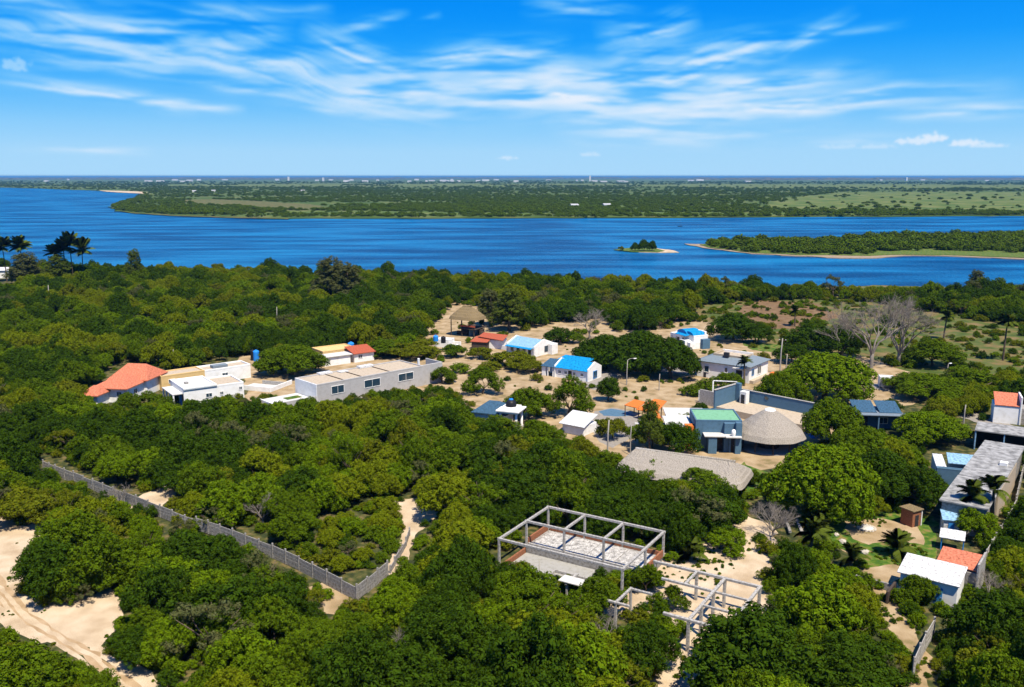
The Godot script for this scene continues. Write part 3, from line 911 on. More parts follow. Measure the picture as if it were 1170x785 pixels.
func flat_block(t: Node3D, lo: Vector3, hi: Vector3, wall: Material, roof: Material, parapet := 0.35) -> void:
	# walls, a ring of parapets and the roof deck inside it
	box("wall", t, wall, lo, hi)
	var y := hi.y
	var k := 0.24
	if parapet > 0.0:
		box("parapet", t, wall, Vector3(lo.x - 0.02, y, hi.z - k), Vector3(hi.x + 0.02, y + parapet, hi.z + 0.02))
		box("parapet", t, wall, Vector3(lo.x - 0.02, y, lo.z - 0.02), Vector3(hi.x + 0.02, y + parapet, lo.z + k))
		box("parapet", t, wall, Vector3(lo.x - 0.02, y, lo.z + k), Vector3(lo.x + k, y + parapet - 0.004, hi.z - k))
		box("parapet", t, wall, Vector3(hi.x - k, y, lo.z + k), Vector3(hi.x + 0.02, y + parapet - 0.004, hi.z - k))
		box("roof_deck", t, roof, Vector3(lo.x + k, y - 0.02, lo.z + k), Vector3(hi.x - k, y + 0.06, hi.z - k))
	else:
		box("roof_deck", t, roof, Vector3(lo.x - 0.25, y, lo.z - 0.25), Vector3(hi.x + 0.25, y + 0.18, hi.z + 0.25))


func water_tank(label: String, at: Vector3, m: Material, r := 0.75, h := 1.7) -> void:
	var t := thing("water_tank", label, "tank", at, 0.0, "")
	var path := []
	var rad := []
	for k in 9:
		path.append(Vector3(0, h * k / 8.0, 0))
		rad.append(r * (1.0 if k % 2 == 0 else 0.96))
	part("body", tube(path, rad, 16), m, t)
	part("shoulder", tube([Vector3(0, h, 0), Vector3(0, h + r * 0.25, 0), Vector3(0, h + r * 0.38, 0)], [r * 0.98, r * 0.7, r * 0.3], 16), m, t)
	part("lid", tube([Vector3(0, h + r * 0.36, 0), Vector3(0, h + r * 0.5, 0)], [r * 0.32, r * 0.3], 12), m, t)


func make_village() -> void:
	var t: Node3D
	# house with the salmon tiled roof
	t = thing("tiled_house", "sprawling house with salmon tiled hip roofs at the thicket edge", "house", Vector3(-84.35, 0, -179.90), 0.269)
	t.rotation.y = -0.12
	t.scale = Vector3(0.8, 1, 1)
	box("wall", t, M["white_paint"], Vector3(0.7, 0, -8.0), Vector3(10.5, 3.3, -0.7))
	hip(t, 11.2, 8.6, 3.4, 2.6, M["tile_orange"], Vector3.ZERO, 0.46)
	box("wall", t, M["white_paint"], Vector3(1.2, 0, -0.7), Vector3(9.6, 3.0, 5.6))
	hip(t, 9.8, 9.8, 3.1, 1.9, M["tile_orange"], Vector3(0.4, 0, 6.4), 0.1)
	box("wall", t, M["white_paint"], Vector3(0.2, 0, 4.2), Vector3(4.6, 2.4, 9.6))
	hip(t, 5.6, 7.0, 2.5, 1.3, M["tile_orange"], Vector3(-0.4, 0, 10.2), 0.25)
	window(t, Vector3(7.4, 1.7, 5.6), 1.4, 1.2)
	door(t, Vector3(9.0, 0, 5.6), 0.95, 2.1)
	window(t, Vector3(9.6, 1.7, 2.6), 1.4, 1.2, PI / 2)

	# white flat-roofed house
	t = thing("white_house", "bright white flat-roofed house beside the salmon tiled roof", "house", Vector3(-64.84, 0, -170.18), 0.62)
	flat_block(t, Vector3(0, 0, -9.6), Vector3(6.6, 3.5, 0), M["white_paint"], M["slab_white"], 0.3)
	flat_block(t, Vector3(6.63, 0, -8.6), Vector3(12.2, 3.1, -0.5), M["white_paint"], M["roof_sand"], 0.35)
	box("cornice", t, M["roof_slate"], Vector3(-0.12, 3.3, 0.02), Vector3(6.6, 3.48, 0.16))
	box("porch_roof", t, M["slab_white"], Vector3(-2.1, 2.55, -8.2), Vector3(-0.02, 2.75, -0.4))
	for z in [-0.6, -3.2, -5.6, -8.0]:
		box("column", t, M["white_paint"], Vector3(-2.0, 0, z - 0.15), Vector3(-1.7, 2.55, z + 0.15))
	door(t, Vector3(-0.0, 0, -2.0), 1.5, 2.3, -PI / 2, M["blue_paint"])
	door(t, Vector3(-0.0, 0, -6.0), 1.0, 2.2, -PI / 2)
	door(t, Vector3(-0.0, 0, -0.75), 1.0, 2.3, -PI / 2)
	window(t, Vector3(4.9, 1.75, 0), 1.3, 0.9)
	window(t, Vector3(7.6, 1.7, -0.5), 0.75, 0.75)
	window(t, Vector3(8.6, 0.9, -0.5), 0.7, 0.7)
	window(t, Vector3(11.5, 2.2, -0.5), 0.7, 0.75)
	box("roof_vent", t, M["wall_concrete"], Vector3(1.6, 3.56, -5.4), Vector3(2.3, 3.9, -4.6))
	# annexe behind it
	t = thing("annexe", "long low annexe with cream parapet behind the white house", "house", Vector3(-74.44, 0, -183.41), 0.698)
	flat_block(t, Vector3(0, 0, -5), Vector3(9.4, 3.0, 0), M["cream"], M["roof_sand"], 0.3)
	flat_block(t, Vector3(9.43, 0, -5.4), Vector3(20.0, 2.8, -0.2), M["white_paint"], M["roof_sand"], 0.4)
	box("roof_hatch", t, M["roof_slate"], Vector3(12.0, 2.9, -3.6), Vector3(15.4, 3.5, -1.8))
	window(t, Vector3(2.2, 1.9, 0), 1.4, 0.9)
	window(t, Vector3(14.0, 1.6, -0.2), 1.4, 0.9)
	water_tank("blue water tank paired with a black one behind the white house", Vector3(-63.35, 0, -215.16), M["tank_blue"], 0.75, 2.4)
	water_tank("slim black water tank paired with a blue one behind the white house", Vector3(-64.31, 0, -215.52), M["tank_black"], 0.55, 2.5)
	# courtyard between the white and the grey house
	t = thing("courtyard_wall", "low white courtyard walls between the white and grey houses", "wall", Vector3(-59.17, 0, -185.09), -0.340)
	box("wall", t, M["white_paint"], Vector3(0, 0, -0.2), Vector3(8.6, 1.1, 0))
	box("wall", t, M["white_paint"], Vector3(8.4, 0, -8.2), Vector3(8.6, 1.0, -0.203))
	box("wall", t, M["frame_concrete"], Vector3(2.4, 0, -6.2), Vector3(8.397, 0.9, -6.0))
	box("paving", t, M["slab_white"], Vector3(0.2, 0, -5.9), Vector3(8.3, 0.1, -0.3))

	# long grey house
	t = thing("grey_house", "long bare grey plaster house with three blue-paned windows", "house", Vector3(-38.54, 0, -170.57), 0.75)
	flat_block(t, Vector3(0, 0, -8.4), Vector3(26.2, 4.2, 0), M["grey_plaster"], M["roof_sand"], 0.3)
	box("end_wall", t, M["white_paint"], Vector3(-0.16, 0, -8.4), Vector3(-0.023, 4.5, 0.02))
	for x in [6.4, 10.8, 17.8]:
		box("roof_joint", t, M["dark_timber"], Vector3(x, 4.26, -8.1), Vector3(x + 0.16, 4.42, -0.3))
	for a in [[3.2, 3.0], [11.0, 4.0], [19.6, 4.0]]:
		window(t, Vector3(a[0] + a[1] / 2, 2.75, 0), a[1], 1.7, 0, null, 1)
	box("extension_wall", t, M["grey_plaster"], Vector3(26.23, 0, -0.5), Vector3(31.8, 4.5, -0.2))
	box("extension_wall", t, M["grey_plaster"], Vector3(31.5, 0, -6.0), Vector3(31.8, 4.5, -0.503))
	box("extension_wall", t, M["grey_plaster"], Vector3(-9.4, 0, -0.32), Vector3(-0.2, 2.2, -0.02))
	box("terrace", t, M["slab_white"], Vector3(-9.0, 0, -7.6), Vector3(-0.3, 1.5, -0.35))
	box("terrace_wall", t, M["white_paint"], Vector3(-9.3, 0, -7.6), Vector3(-9.02, 2.1, -0.35))
	box("planter", t, M["lawn"], Vector3(-4.6, 1.5, -5.4), Vector3(-1.4, 1.62, -3.6))
	box("chimney", t, M["white_paint"], Vector3(27.4, 0, -3.6), Vector3(27.8, 5.4, -3.2))
	box("skylight", t, M["sheet_white"], Vector3(5.2, 4.28, -8.9), Vector3(8.2, 4.7, -7.4))
	box("skylight", t, M["sheet_white"], Vector3(14.8, 4.28, -8.7), Vector3(18.4, 4.75, -7.2))
	box("skylight", t, M["sheet_white"], Vector3(9.6, 4.28, -8.0), Vector3(11.6, 4.5, -6.6))
	# ochre house and its red lean-to behind the grey house
	t = thing("ochre_house", "ochre walled house with flat terrace behind the grey house", "house", Vector3(-45.87, 0, -212.92), 0.640)
	flat_block(t, Vector3(-0.5, 0, -6.4), Vector3(8.6, 2.6, 0), M["cream"], M["cream"], 0.25)
	part("lean_to_roof", slab_between(Vector3(5.2, 2.3, 5.2), Vector3(11.4, 2.3, 5.2), Vector3(11.4, 3.4, 0.1), Vector3(5.2, 3.4, 0.1), 0.14), M["tile_red"], t)
	box("wall", t, M["white_paint"], Vector3(5.6, 0, 0.2), Vector3(11.0, 2.2, 4.7))
	window(t, Vector3(7.2, 1.4, 4.7), 1.2, 0.9)
	box("step_roof", t, M["slab_white"], Vector3(-2.6, 2.2, 1.0), Vector3(5.0, 2.4, 5.0))
	box("wall", t, M["white_paint"], Vector3(-2.2, 0, 1.4), Vector3(4.6, 2.2, 4.6))
	water_tank("upper blue water tank on the ochre terrace", Vector3(-42.24, 0, -228.38), M["tank_blue"], 0.85, 1.9)
	water_tank("lower blue water tank above the red lean-to roof", Vector3(-39.51, 0, -217.71), M["tank_blue"], 0.8, 1.5)

	# thatched two-storey shelter
	t = thing("thatched_shelter", "open two-storey shelter under a brown hipped thatch roof", "shelter", Vector3(-17.45, 0, -250.80), -0.5)
	for x in [0.0, 3.6, 7.6]:
		for z in [0.0, -5.6]:
			part("post", tube([Vector3(x, 0, z), Vector3(x, 5.6, z)], [0.16, 0.14], 7), M["dark_timber"], t)
	thatch(t, Vector3(3.8, 5.1, -2.8), 5.0, 4.1, 3.2, 1.4, M["thatch_brown"])
	box("deck", t, M["dark_timber"], Vector3(2.6, 2.2, -5.8), Vector3(8.2, 2.38, 0.3))
	box("railing", t, M["tile_red"], Vector3(3.0, 2.9, 0.3), Vector3(8.2, 3.4, 0.4))
	box("bar_wall", t, M["dark_timber"], Vector3(0.4, 0, -5.5), Vector3(7.4, 2.19, -5.2))
	box("side_wall", t, M["wall_blue"], Vector3(5.6, 0, -5.0), Vector3(5.8, 2.19, -0.6))
	box("counter", t, M["dark_timber"], Vector3(0.6, 0, -2.6), Vector3(4.2, 1.1, -2.0))
	for k in 3:
		box("step", t, M["dark_timber"], Vector3(8.3 + k * 0.4, 0, -3.5), Vector3(8.7 + k * 0.4, 2.0 - k * 0.6, -1.8))
	# red-tiled lean-to beside it
	t = thing("red_roofed_shed", "low shed with broken red tile roof beside the thatched shelter", "shed", Vector3(-11.09, 0, -230.04), -0.332)
	box("wall", t, M["dark_timber"], Vector3(0.3, 0, -4.6), Vector3(4.4, 2.0, -0.3))
	part("roof_slope", slab_between(Vector3(0, 2.1, 0), Vector3(4.8, 2.1, 0), Vector3(4.8, 2.7, -4.8), Vector3(0, 2.7, -4.8), 0.12), M["tile_red"], t)
	part("roof_slope", slab_between(Vector3(1.0, 2.9, -3.4), Vector3(8.8, 2.6, -1.2), Vector3(8.4, 3.2, -6.4), Vector3(1.2, 3.4, -7.2), 0.12), M["tile_red"], t)
	box("wall", t, M["white_paint"], Vector3(1.6, 0, -6.6), Vector3(8.0, 2.3, -2.6))
	# wash house with tanks by the shelter
	t = thing("wash_house", "small white wash house carrying two water tanks", "shed", Vector3(-20.66, 0, -233.11), -0.4)
	flat_block(t, Vector3(0, 0, -3.4), Vector3(4.2, 2.0, 0), M["white_paint"], M["slab_white"], 0.2)
	box("stair_wall", t, M["white_paint"], Vector3(4.23, 0, -3.0), Vector3(6.4, 1.4, -2.7))
	box("stair_wall", t, M["white_paint"], Vector3(5.2, 0, -1.2), Vector3(6.6, 1.0, 0.8))
	water_tank("blue water tank standing on the little wash house", Vector3(-20.17, 0, -230.58) + Vector3(0, 2.07, 0), M["tank_blue"], 0.7, 1.3)
	water_tank("black water tank standing on the little wash house", Vector3(-17.96, 0, -228.01) + Vector3(0, 2.07, 0), M["tank_black"], 0.65, 1.5)

	# two white cottages with blue roofs
	t = thing("white_cottage", "white cottage with pale sky-blue roof and raised gables", "cottage", Vector3(-1.19, 0, -225.39), -0.699)
	cottage(t, 9.0, 7.6, 2.3, 1.5, M["roof_sky_blue"])
	part("porch_roof", slab_between(Vector3(0.2, 2.05, 1.3), Vector3(8.6, 2.05, 1.3), Vector3(8.6, 2.36, -0.1), Vector3(0.2, 2.36, -0.1), 0.1), M["roof_vivid_blue"], t)
	for x in [1.6, 5.6]:
		window(t, Vector3(x, 1.2, 0), 0.9, 1.0, 0, M["door_dark"], 0)
	door(t, Vector3(3.6, 0, 0), 1.0, 1.95)
	door(t, Vector3(7.4, 0, 0), 0.9, 1.95)
	window(t, Vector3(9.16, 1.5, -4.6), 1.5, 1.5, PI / 2, M["door_dark"], 1)
	box("side_block", t, M["white_paint"], Vector3(9.2, 0, -7.6), Vector3(10.6, 2.7, -5.2))
	box("yard_wall", t, M["white_paint"], Vector3(-5.4, 0, -2.4), Vector3(-0.2, 1.1, -2.2))

	t = thing("white_cottage", "long white cottage with vivid blue roof and gabled end", "cottage", Vector3(9.83, 0, -197.00), -0.598)
	cottage(t, 8.6, 5.6, 2.4, 1.35, M["roof_vivid_blue"])
	for x in [1.2, 2.8, 5.0, 7.0]:
		window(t, Vector3(x, 1.35, 0), 0.8, 0.8, 0, M["white_paint"], 1)
	door(t, Vector3(3.9, 0, 0), 0.9, 1.9)
	window(t, Vector3(8.76, 1.2, -2.8), 1.8, 1.7, PI / 2, M["blue_paint"], 1)
	# its porch with the steel-blue roof
	part("porch_roof", slab_between(Vector3(-3.6, 2.3, 0.5), Vector3(0.0, 2.3, 0.5), Vector3(0.0, 3.4, -3.6), Vector3(-3.6, 3.4, -3.6), 0.12), M["roof_steel_blue"], t)
	box("porch_wall", t, M["white_paint"], Vector3(-3.4, 0, -3.4), Vector3(-0.2, 2.25, -3.1))
	box("porch_wall", t, M["white_paint"], Vector3(-3.5, 0, -0.6), Vector3(-2.5, 2.2, 0.2))
	for x in [-1.9, -0.5]:
		box("column", t, M["white_paint"], Vector3(x - 0.12, 0, 0.0), Vector3(x + 0.12, 2.22, 0.24))
	door(t, Vector3(-1.2, 0, -3.1), 1.0, 2.0)
	part("back_roof", slab_between(Vector3(-3.4, 2.6, -5.8), Vector3(4.6, 2.6, -5.8), Vector3(4.6, 3.1, -10.2), Vector3(-3.4, 3.1, -10.2), 0.12), M["roof_vivid_blue"], t)
	box("back_wall", t, M["white_paint"], Vector3(-3.6, 0, -9.8), Vector3(4.4, 2.5, -6.0))
	box("yard_wall", t, M["white_paint"], Vector3(-8.0, 0, -5.0), Vector3(-3.7, 1.6, -4.8))

	# white villa with blue domed roofs
	t = thing("white_villa", "stepped white villa with bright blue vaulted roofs", "house", Vector3(43.04, 0, -237.36), -1.138)
	flat_block(t, Vector3(0, 0, -6.2), Vector3(8.4, 3.2, -1.6), M["white_paint"], M["roof_sky_blue"], 0.3)
	box("porch_beam", t, M["white_paint"], Vector3(0, 2.6, -1.6), Vector3(5.0, 3.3, 0))
	for x in [0.3, 2.4, 4.7]:
		box("column", t, M["white_paint"], Vector3(x - 0.25, 0, -0.45), Vector3(x + 0.25, 2.6, -0.02))
	vault(t, Vector3(3.6, 3.5, -3.4), 2.2, 4.4, 1.1, M["roof_vivid_blue"])
	vault(t, Vector3(6.4, 3.5, -3.4), 1.8, 3.8, 0.9, M["roof_vivid_blue"])
	box("upper_wall", t, M["white_paint"], Vector3(2.2, 3.5, -6.0), Vector3(8.0, 4.3, -5.4))
	part("porch_roof", slab_between(Vector3(2.0, 3.32, 0.0), Vector3(7.0, 3.32, 0.0), Vector3(7.0, 3.75, -1.9), Vector3(2.0, 3.75, -1.9), 0.1), M["roof_vivid_blue"], t)
	box("garden_wall", t, M["white_paint"], Vector3(5.0, 0, -1.6), Vector3(7.4, 2.2, 0.4))
	box("garden_wall", t, M["white_paint"], Vector3(7.43, 0, -3.4), Vector3(8.9, 1.8, -0.2))
	for x in [1.3, 3.5]:
		door(t, Vector3(x, 0, -1.6), 1.0, 2.2)
	box("side_wing", t, M["wall_blue"], Vector3(8.92, 0, -5.8), Vector3(10.0, 2.6, -3.4))
	box("boundary_wall", t, M["white_paint"], Vector3(-6.0, 0, -5.0), Vector3(-0.1, 1.4, -4.8))

	# white house with the slate roof
	t = thing("slate_house", "white house with slate-grey skirt roof and roof terrace", "house", Vector3(42.28, 0, -197.95), -0.66)
	t.scale = Vector3.ONE * 1.18
	box("wall", t, M["white_paint"], Vector3(0, 0, -9.0), Vector3(10.6, 3.2, 0))
	hip_skirt(t, 11.4, 9.8, 3.2, 0.9, 2.6, M["roof_slate"], Vector3(-0.4, 0, 0.4))
	box("terrace", t, M["roof_sand"], Vector3(2.3, 4.0, -6.6), Vector3(8.3, 4.12, -2.4))
	box("parapet", t, M["roof_sand"], Vector3(2.2, 3.9, -2.4), Vector3(8.4, 4.5, -2.2))
	box("parapet", t, M["white_paint"], Vector3(2.2, 3.9, -6.8), Vector3(8.4, 4.6, -6.6))
	box("parapet", t, M["roof_sand"], Vector3(8.2, 3.9, -6.597), Vector3(8.4, 4.5, -2.403))
	box("parapet", t, M["roof_sand"], Vector3(2.2, 3.9, -6.597), Vector3(2.4, 4.5, -2.403))
	box("stair_head", t, M["door_dark"], Vector3(4.6, 4.12, -2.2), Vector3(5.6, 5.0, -1.6))
	window(t, Vector3(2.0, 1.7, 0), 1.1, 1.3, 0, M["white_paint"], 0)
	door(t, Vector3(1.7, 0, 0.01), 0.5, 1.0)
	window(t, Vector3(6.0, 2.0, 0), 0.7, 1.1, 0, M["white_paint"], 0)
	door(t, Vector3(8.6, 0, 0), 1.2, 2.3)
	box("canopy", t, M["slab_white"], Vector3(7.6, 2.7, 0.02), Vector3(10.0, 2.85, 1.0))
	window(t, Vector3(10.6, 1.9, -4.6), 1.8, 1.7, PI / 2, M["white_paint"], 1)
	window(t, Vector3(10.6, 1.9, -1.6), 1.0, 1.2, PI / 2, M["blue_paint"], 0)
	box("plinth", t, M["roof_sand"], Vector3(10.6, 0, -8.6), Vector3(11.4, 0.6, -0.2))
	# orange garden walls
	t = thing("tile_wall", "row of orange tiles edging the yard by the slate house", "wall", Vector3(54.62, 0, -192.89), 0.865)
	for k in 9:
		box("tile_coping", t, M["tile_bright"], Vector3(k * 1.05, 0, -0.5), Vector3(k * 1.05 + 0.95, 0.55, 0.4))

	# round thatch and blue buildings
	t = thing("blue_villa", "blue-grey villa with pale green flat roof", "house", Vector3(30.52, 0, -142.30), -0.06)
	flat_block(t, Vector3(0, 0, -7.4), Vector3(7.6, 5.0, 0), M["wall_blue"], M["roof_green"], 0.22)
	box("pier", t, M["wall_blue"], Vector3(4.6, 0, 0.02), Vector3(7.5, 4.9, 0.9))
	box("canopy", t, M["slab_white"], Vector3(1.2, 2.9, 0.02), Vector3(4.6, 3.1, 2.2))
	box("canopy", t, M["slab_white"], Vector3(4.6, 2.9, 0.93), Vector3(7.2, 3.1, 2.6))
	box("porch_block", t, M["wall_blue"], Vector3(1.9, 0, 0.6), Vector3(3.3, 2.88, 2.0))
	box("pillar", t, M["wall_blue"], Vector3(6.3, 0, 1.0), Vector3(7.2, 5.3, 1.9))
	box("pillar", t, M["wall_blue"], Vector3(5.4, 0, 1.0), Vector3(5.7, 2.88, 1.3))
	door(t, Vector3(4.1, 0, 0.0), 0.9, 2.4)
	door(t, Vector3(5.9, 0, 0.9), 0.8, 2.4)
	window(t, Vector3(7.6, 3.9, -1.6), 1.6, 1.8, PI / 2, M["wall_blue"], 0)
	part("lamp_dome", tube([Vector3(5.9, 3.11, 2.0), Vector3(5.9, 3.7, 2.0), Vector3(5.9, 4.1, 2.0), Vector3(5.9, 4.25, 2.0)], [0.3, 0.38, 0.3, 0.1], 10), M["white_paint"], t)
	box("side_room", t, M["tile_bright"], Vector3(-1.6, 0, -2.0), Vector3(-0.03, 4.0, -0.4))
	box("side_roof", t, M["slab_white"], Vector3(-4.6, 3.3, -8.6), Vector3(-0.1, 3.5, -2.1))
	box("side_wall", t, M["wall_blue"], Vector3(-4.2, 0, -8.2), Vector3(-0.4, 3.27, -2.5))
	box("back_roof", t, M["slab_white"], Vector3(-3.8, 3.1, -15.0), Vector3(3.4, 3.3, -8.7))
	box("back_wall", t, M["wall_blue"], Vector3(-3.4, 0, -14.6), Vector3(3.0, 3.08, -9.0))
	box("tile_coping", t, M["tile_bright"], Vector3(-6.6, 2.6, -14.0), Vector3(-4.7, 2.9, -6.0))
	box("low_wall", t, M["wall_blue"], Vector3(-6.2, 0, -13.8), Vector3(-5.0, 2.58, -6.4))

	t = thing("blue_hall", "roofless blue-walled hall behind the round thatch", "house", Vector3(44.73, 0, -170.89), -0.8)
	box("wall", t, M["wall_blue"], Vector3(0, 0, -0.3), Vector3(18.5, 3.6, 0))
	box("wall", t, M["wall_blue"], Vector3(-0.3, 0, -0.3), Vector3(-0.003, 4.6, 8.0))
	box("wall", t, M["frame_concrete"], Vector3(-6.4, 0, 3.4), Vector3(-0.303, 3.0, 3.7))
	box("wall", t, M["wall_blue"], Vector3(18.2, 0, 0.003), Vector3(18.5, 2.8, 7.0))
	box("floor", t, M["roof_sand"], Vector3(0.0, 0, 0.0), Vector3(18.2, 1.3, 7.4))
	box("coping", t, M["frame_concrete"], Vector3(-0.4, 4.603, -0.4), Vector3(0.1, 4.75, 8.1))
	box("coping", t, M["frame_concrete"], Vector3(0.103, 3.603, -0.38), Vector3(18.6, 3.7, 0.08))
	box("pillar", t, M["wall_blue"], Vector3(-0.003, 1.3, 0.003), Vector3(0.9, 4.9, 0.9))
	box("stair_hut", t, M["white_paint"], Vector3(1.6, 1.3, 0.6), Vector3(3.0, 3.7, 1.8))
	door(t, Vector3(2.3, 1.3, 1.8), 0.8, 1.8)
	part("round_window", tube([Vector3(6.4, 2.95, 0.0), Vector3(6.4, 2.95, 0.08)], [0.45, 0.45], 14), M["glass"], t)
	t = thing("pipe_gate", "tall white pipe goalpost at the corner of the blue hall", "gate", Vector3(40.40, 0, -173.49), -0.3)
	part("post", tube([Vector3.ZERO, Vector3(0, 4.6, 0)], [0.14, 0.14], 8), M["sheet_white"], t)
	part("crossbar", tube([Vector3(0, 4.6, 0), Vector3(4.6, 4.5, -0.8)], [0.12, 0.12], 8), M["sheet_white"], t)
	part("post", tube([Vector3(4.6, 4.5, -0.8), Vector3(4.6, 0, -0.8)], [0.12, 0.12], 8), M["sheet_white"], t)
	box("gate_leaf", t, M["sheet_white"], Vector3(-2.8, 0.2, -0.1), Vector3(-0.2, 2.4, 0.05))
	box("gate_leaf", t, M["wall_blue"], Vector3(0.2, 0.2, -0.1), Vector3(1.4, 2.4, 0.05))

	t = thing("round_thatch", "large round shelter under a pale grey conical thatch", "shelter", Vector3(43.25, 0, -139.46), 0.2)
	t.position += Vector3(0, 0, -4.4)
	cone_thatch(t, Vector3(0, 2.5, 0), 6.1, 4.0, 0.8, M["thatch_grey"])
	for k in 10:
		var a := TAU * k / 10
		part("post", tube([Vector3(cos(a) * 4.7, 0, sin(a) * 4.7), Vector3(cos(a) * 4.5, 3.0, sin(a) * 4.5)], [0.13, 0.11], 6), M["dark_timber"], t)
	part("floor", tube([Vector3(0, 0, 0), Vector3(0, 0.2, 0)], [4.9, 4.9], 24), M["paving"], t)
	part("bar_counter", tube([Vector3(0, 0.2, 0), Vector3(0, 1.2, 0)], [1.8, 1.8], 12), M["dark_timber"], t)
	t = thing("tarpaulin", "blue and white tarpaulin under the round thatch's eave", "tarpaulin", Vector3(52.08, 0, -146.69), 0.3)
	part("blue_sheet", slab_between(Vector3(-1.4, 1.1, 1.0), Vector3(1.6, 0.9, 1.0), Vector3(1.6, 1.5, -1.0), Vector3(-1.4, 1.6, -1.0), 0.05), M["tank_blue"], t)
	part("white_sheet", slab_between(Vector3(-0.6, 1.16, 0.9), Vector3(0.5, 1.1, 0.9), Vector3(0.4, 1.64, -0.9), Vector3(-0.6, 1.7, -0.9), 0.05), M["sheet_white"], t)
	for x in [-1.3, 1.5]:
		for z in [-0.9, 0.9]:
			part("peg", tube([Vector3(x, 0, z), Vector3(x, 0.95, z)], [0.04, 0.04], 5), M["pole_grey"], t)

	# long grey thatched hall in front
	t = thing("thatched_hall", "long grey thatched ridge roof of the big hall among trees", "hall", Vector3(15.28, 0, -124.38), -0.461)
	var w := 17.5
	box("wall", t, M["wall_concrete"], Vector3(0.9, 0, -8.6), Vector3(w - 0.9, 2.2, -0.9))
	thatch(t, Vector3(w / 2, 2.4, -4.9), w / 2 + 0.8, 5.2, 2.3, w * 0.42, M["thatch_grey"], 0.3)
	part("ridge_cap", tube([Vector3(w * 0.08, 4.72, -4.9), Vector3(w * 0.92, 4.72, -4.9)], [0.2, 0.2], 8), M["frame_concrete"], t)

	# blue-roofed pavilion and white kiosk with columns
	t = thing("blue_pavilion", "small house with a steel-blue hip roof beside the kiosk", "house", Vector3(-7.54, 0, -157.36), -0.360)
	box("wall", t, M["white_paint"], Vector3(0.4, 0, -5.6), Vector3(6.2, 2.4, -0.4))
	hip(t, 6.9, 6.2, 2.5, 1.7, M["roof_steel_blue"], Vector3.ZERO, 0.3)
	t = thing("kiosk", "white four-columned kiosk topped by a dark tank", "kiosk", Vector3(-0.16, 0, -156.00), -0.35)
	for x in [-1.5, 1.5]:
		for z in [-1.5, 1.5]:
			part("column", tube([Vector3(x, 0, z), Vector3(x, 3.0, z)], [0.24, 0.2], 10), M["white_paint"], t)
	box("cornice", t, M["white_paint"], Vector3(-1.95, 3.0, -1.95), Vector3(1.95, 3.3, 1.95))
	box("cornice", t, M["white_paint"], Vector3(-2.2, 3.3, -2.2), Vector3(2.2, 3.55, 2.2))
	box("attic", t, M["white_paint"], Vector3(-1.5, 3.55, -1.5), Vector3(1.5, 3.95, 1.5))
	box("floor", t, M["paving"], Vector3(-2.0, 0, -2.0), Vector3(2.0, 0.12, 2.0))
	part("tank", tube([Vector3(0, 3.95, 0), Vector3(0, 4.7, 0), Vector3(0, 5.1, 0), Vector3(0, 5.2, 0)], [1.0, 0.95, 0.6, 0.1], 16), M["tank_black"], t)
	part("tank_lid", tube([Vector3(0, 5.15, 0), Vector3(0, 5.35, 0)], [0.4, 0.36], 10), M["tank_blue"], t)
	# white tin shed
	t = thing("tin_shed", "small shed with a white tin lean-to roof", "shed", Vector3(8.73, 0, -152.56), -0.634)
	box("wall", t, M["white_paint"], Vector3(0.2, 0, -4.6), Vector3(4.6, 1.7, -0.2))
	part("roof_slope", slab_between(Vector3(-0.3, 1.8, 0.3), Vector3(5.0, 1.8, 0.3), Vector3(4.6, 3.0, -5.0), Vector3(-0.7, 3.0, -5.0), 0.1), M["sheet_white"], t)
	# orange roofs by the court
	t = thing("orange_shelter", "open shelter with bright orange tile roof by the court", "shelter", Vector3(20.97, 0, -163.41), -0.702)
	for x in [0.4, 3.4, 6.4]:
		for z in [-0.4, -3.6]:
			part("post", tube([Vector3(x, 0, z), Vector3(x, 2.1, z)], [0.1, 0.1], 6), M["dark_timber"], t)
	part("roof_slope", slab_between(Vector3(3.0, 1.9, 0), Vector3(7.4, 1.9, 0), Vector3(7.0, 3.3, -4.4), Vector3(4.4, 3.3, -4.4), 0.12), M["tile_bright"], t)
	part("roof_slope", slab_between(Vector3(-0.2, 2.0, -1.0), Vector3(2.9, 2.0, -0.6), Vector3(2.9, 2.6, -3.6), Vector3(0.2, 2.6, -4.0), 0.12), M["tile_bright"], t)
	t = thing("white_container", "white box container standing on the road by the umbrella trees", "container", Vector3(81.14, 0, -187.40), -0.25)
	box("body", t, M["sheet_white"], Vector3(-1.5, 0.15, -1.2), Vector3(1.5, 2.4, 1.2))
	for x in [-1.2, 1.2]:
		box("skid", t, M["dark_timber"], Vector3(x - 0.12, 0, -1.1), Vector3(x + 0.12, 0.15, 1.1))
	box("door_leaf", t, M["slab_white"], Vector3(-0.6, 0.35, 1.2), Vector3(0.5, 2.2, 1.26))
	t = thing("shelter_roof", "slanting pale roof sheet of a hidden hut in the left thicket", "shed", Vector3(-228.20, 0, -395.03), 0.2)
	box("wall", t, M["white_paint"], Vector3(-3.0, 0, -4), Vector3(4, 3.4, 0))
	part("roof_slope", slab_between(Vector3(-3.6, 3.5, 0.5), Vector3(4.6, 3.5, 0.5), Vector3(4.6, 4.6, -4.5), Vector3(-3.6, 4.6, -4.5), 0.12), M["sheet_white"], t)


func cottage(t: Node3D, w: float, d: float, eave: float, rise: float, roof: Material) -> void:
	gable_wall(t, M["white_paint"], w, d, eave, rise - 0.1)
	gable(t, w - 0.1, d + 0.8, eave - 0.1, rise * (d + 0.8) / d, roof, Vector3(0.05, 0.05, 0.4), 0.12)
	gable_end(t, M["white_paint"], 0.0, d, eave, rise)
	gable_end(t, M["white_paint"], w, d, eave, rise)


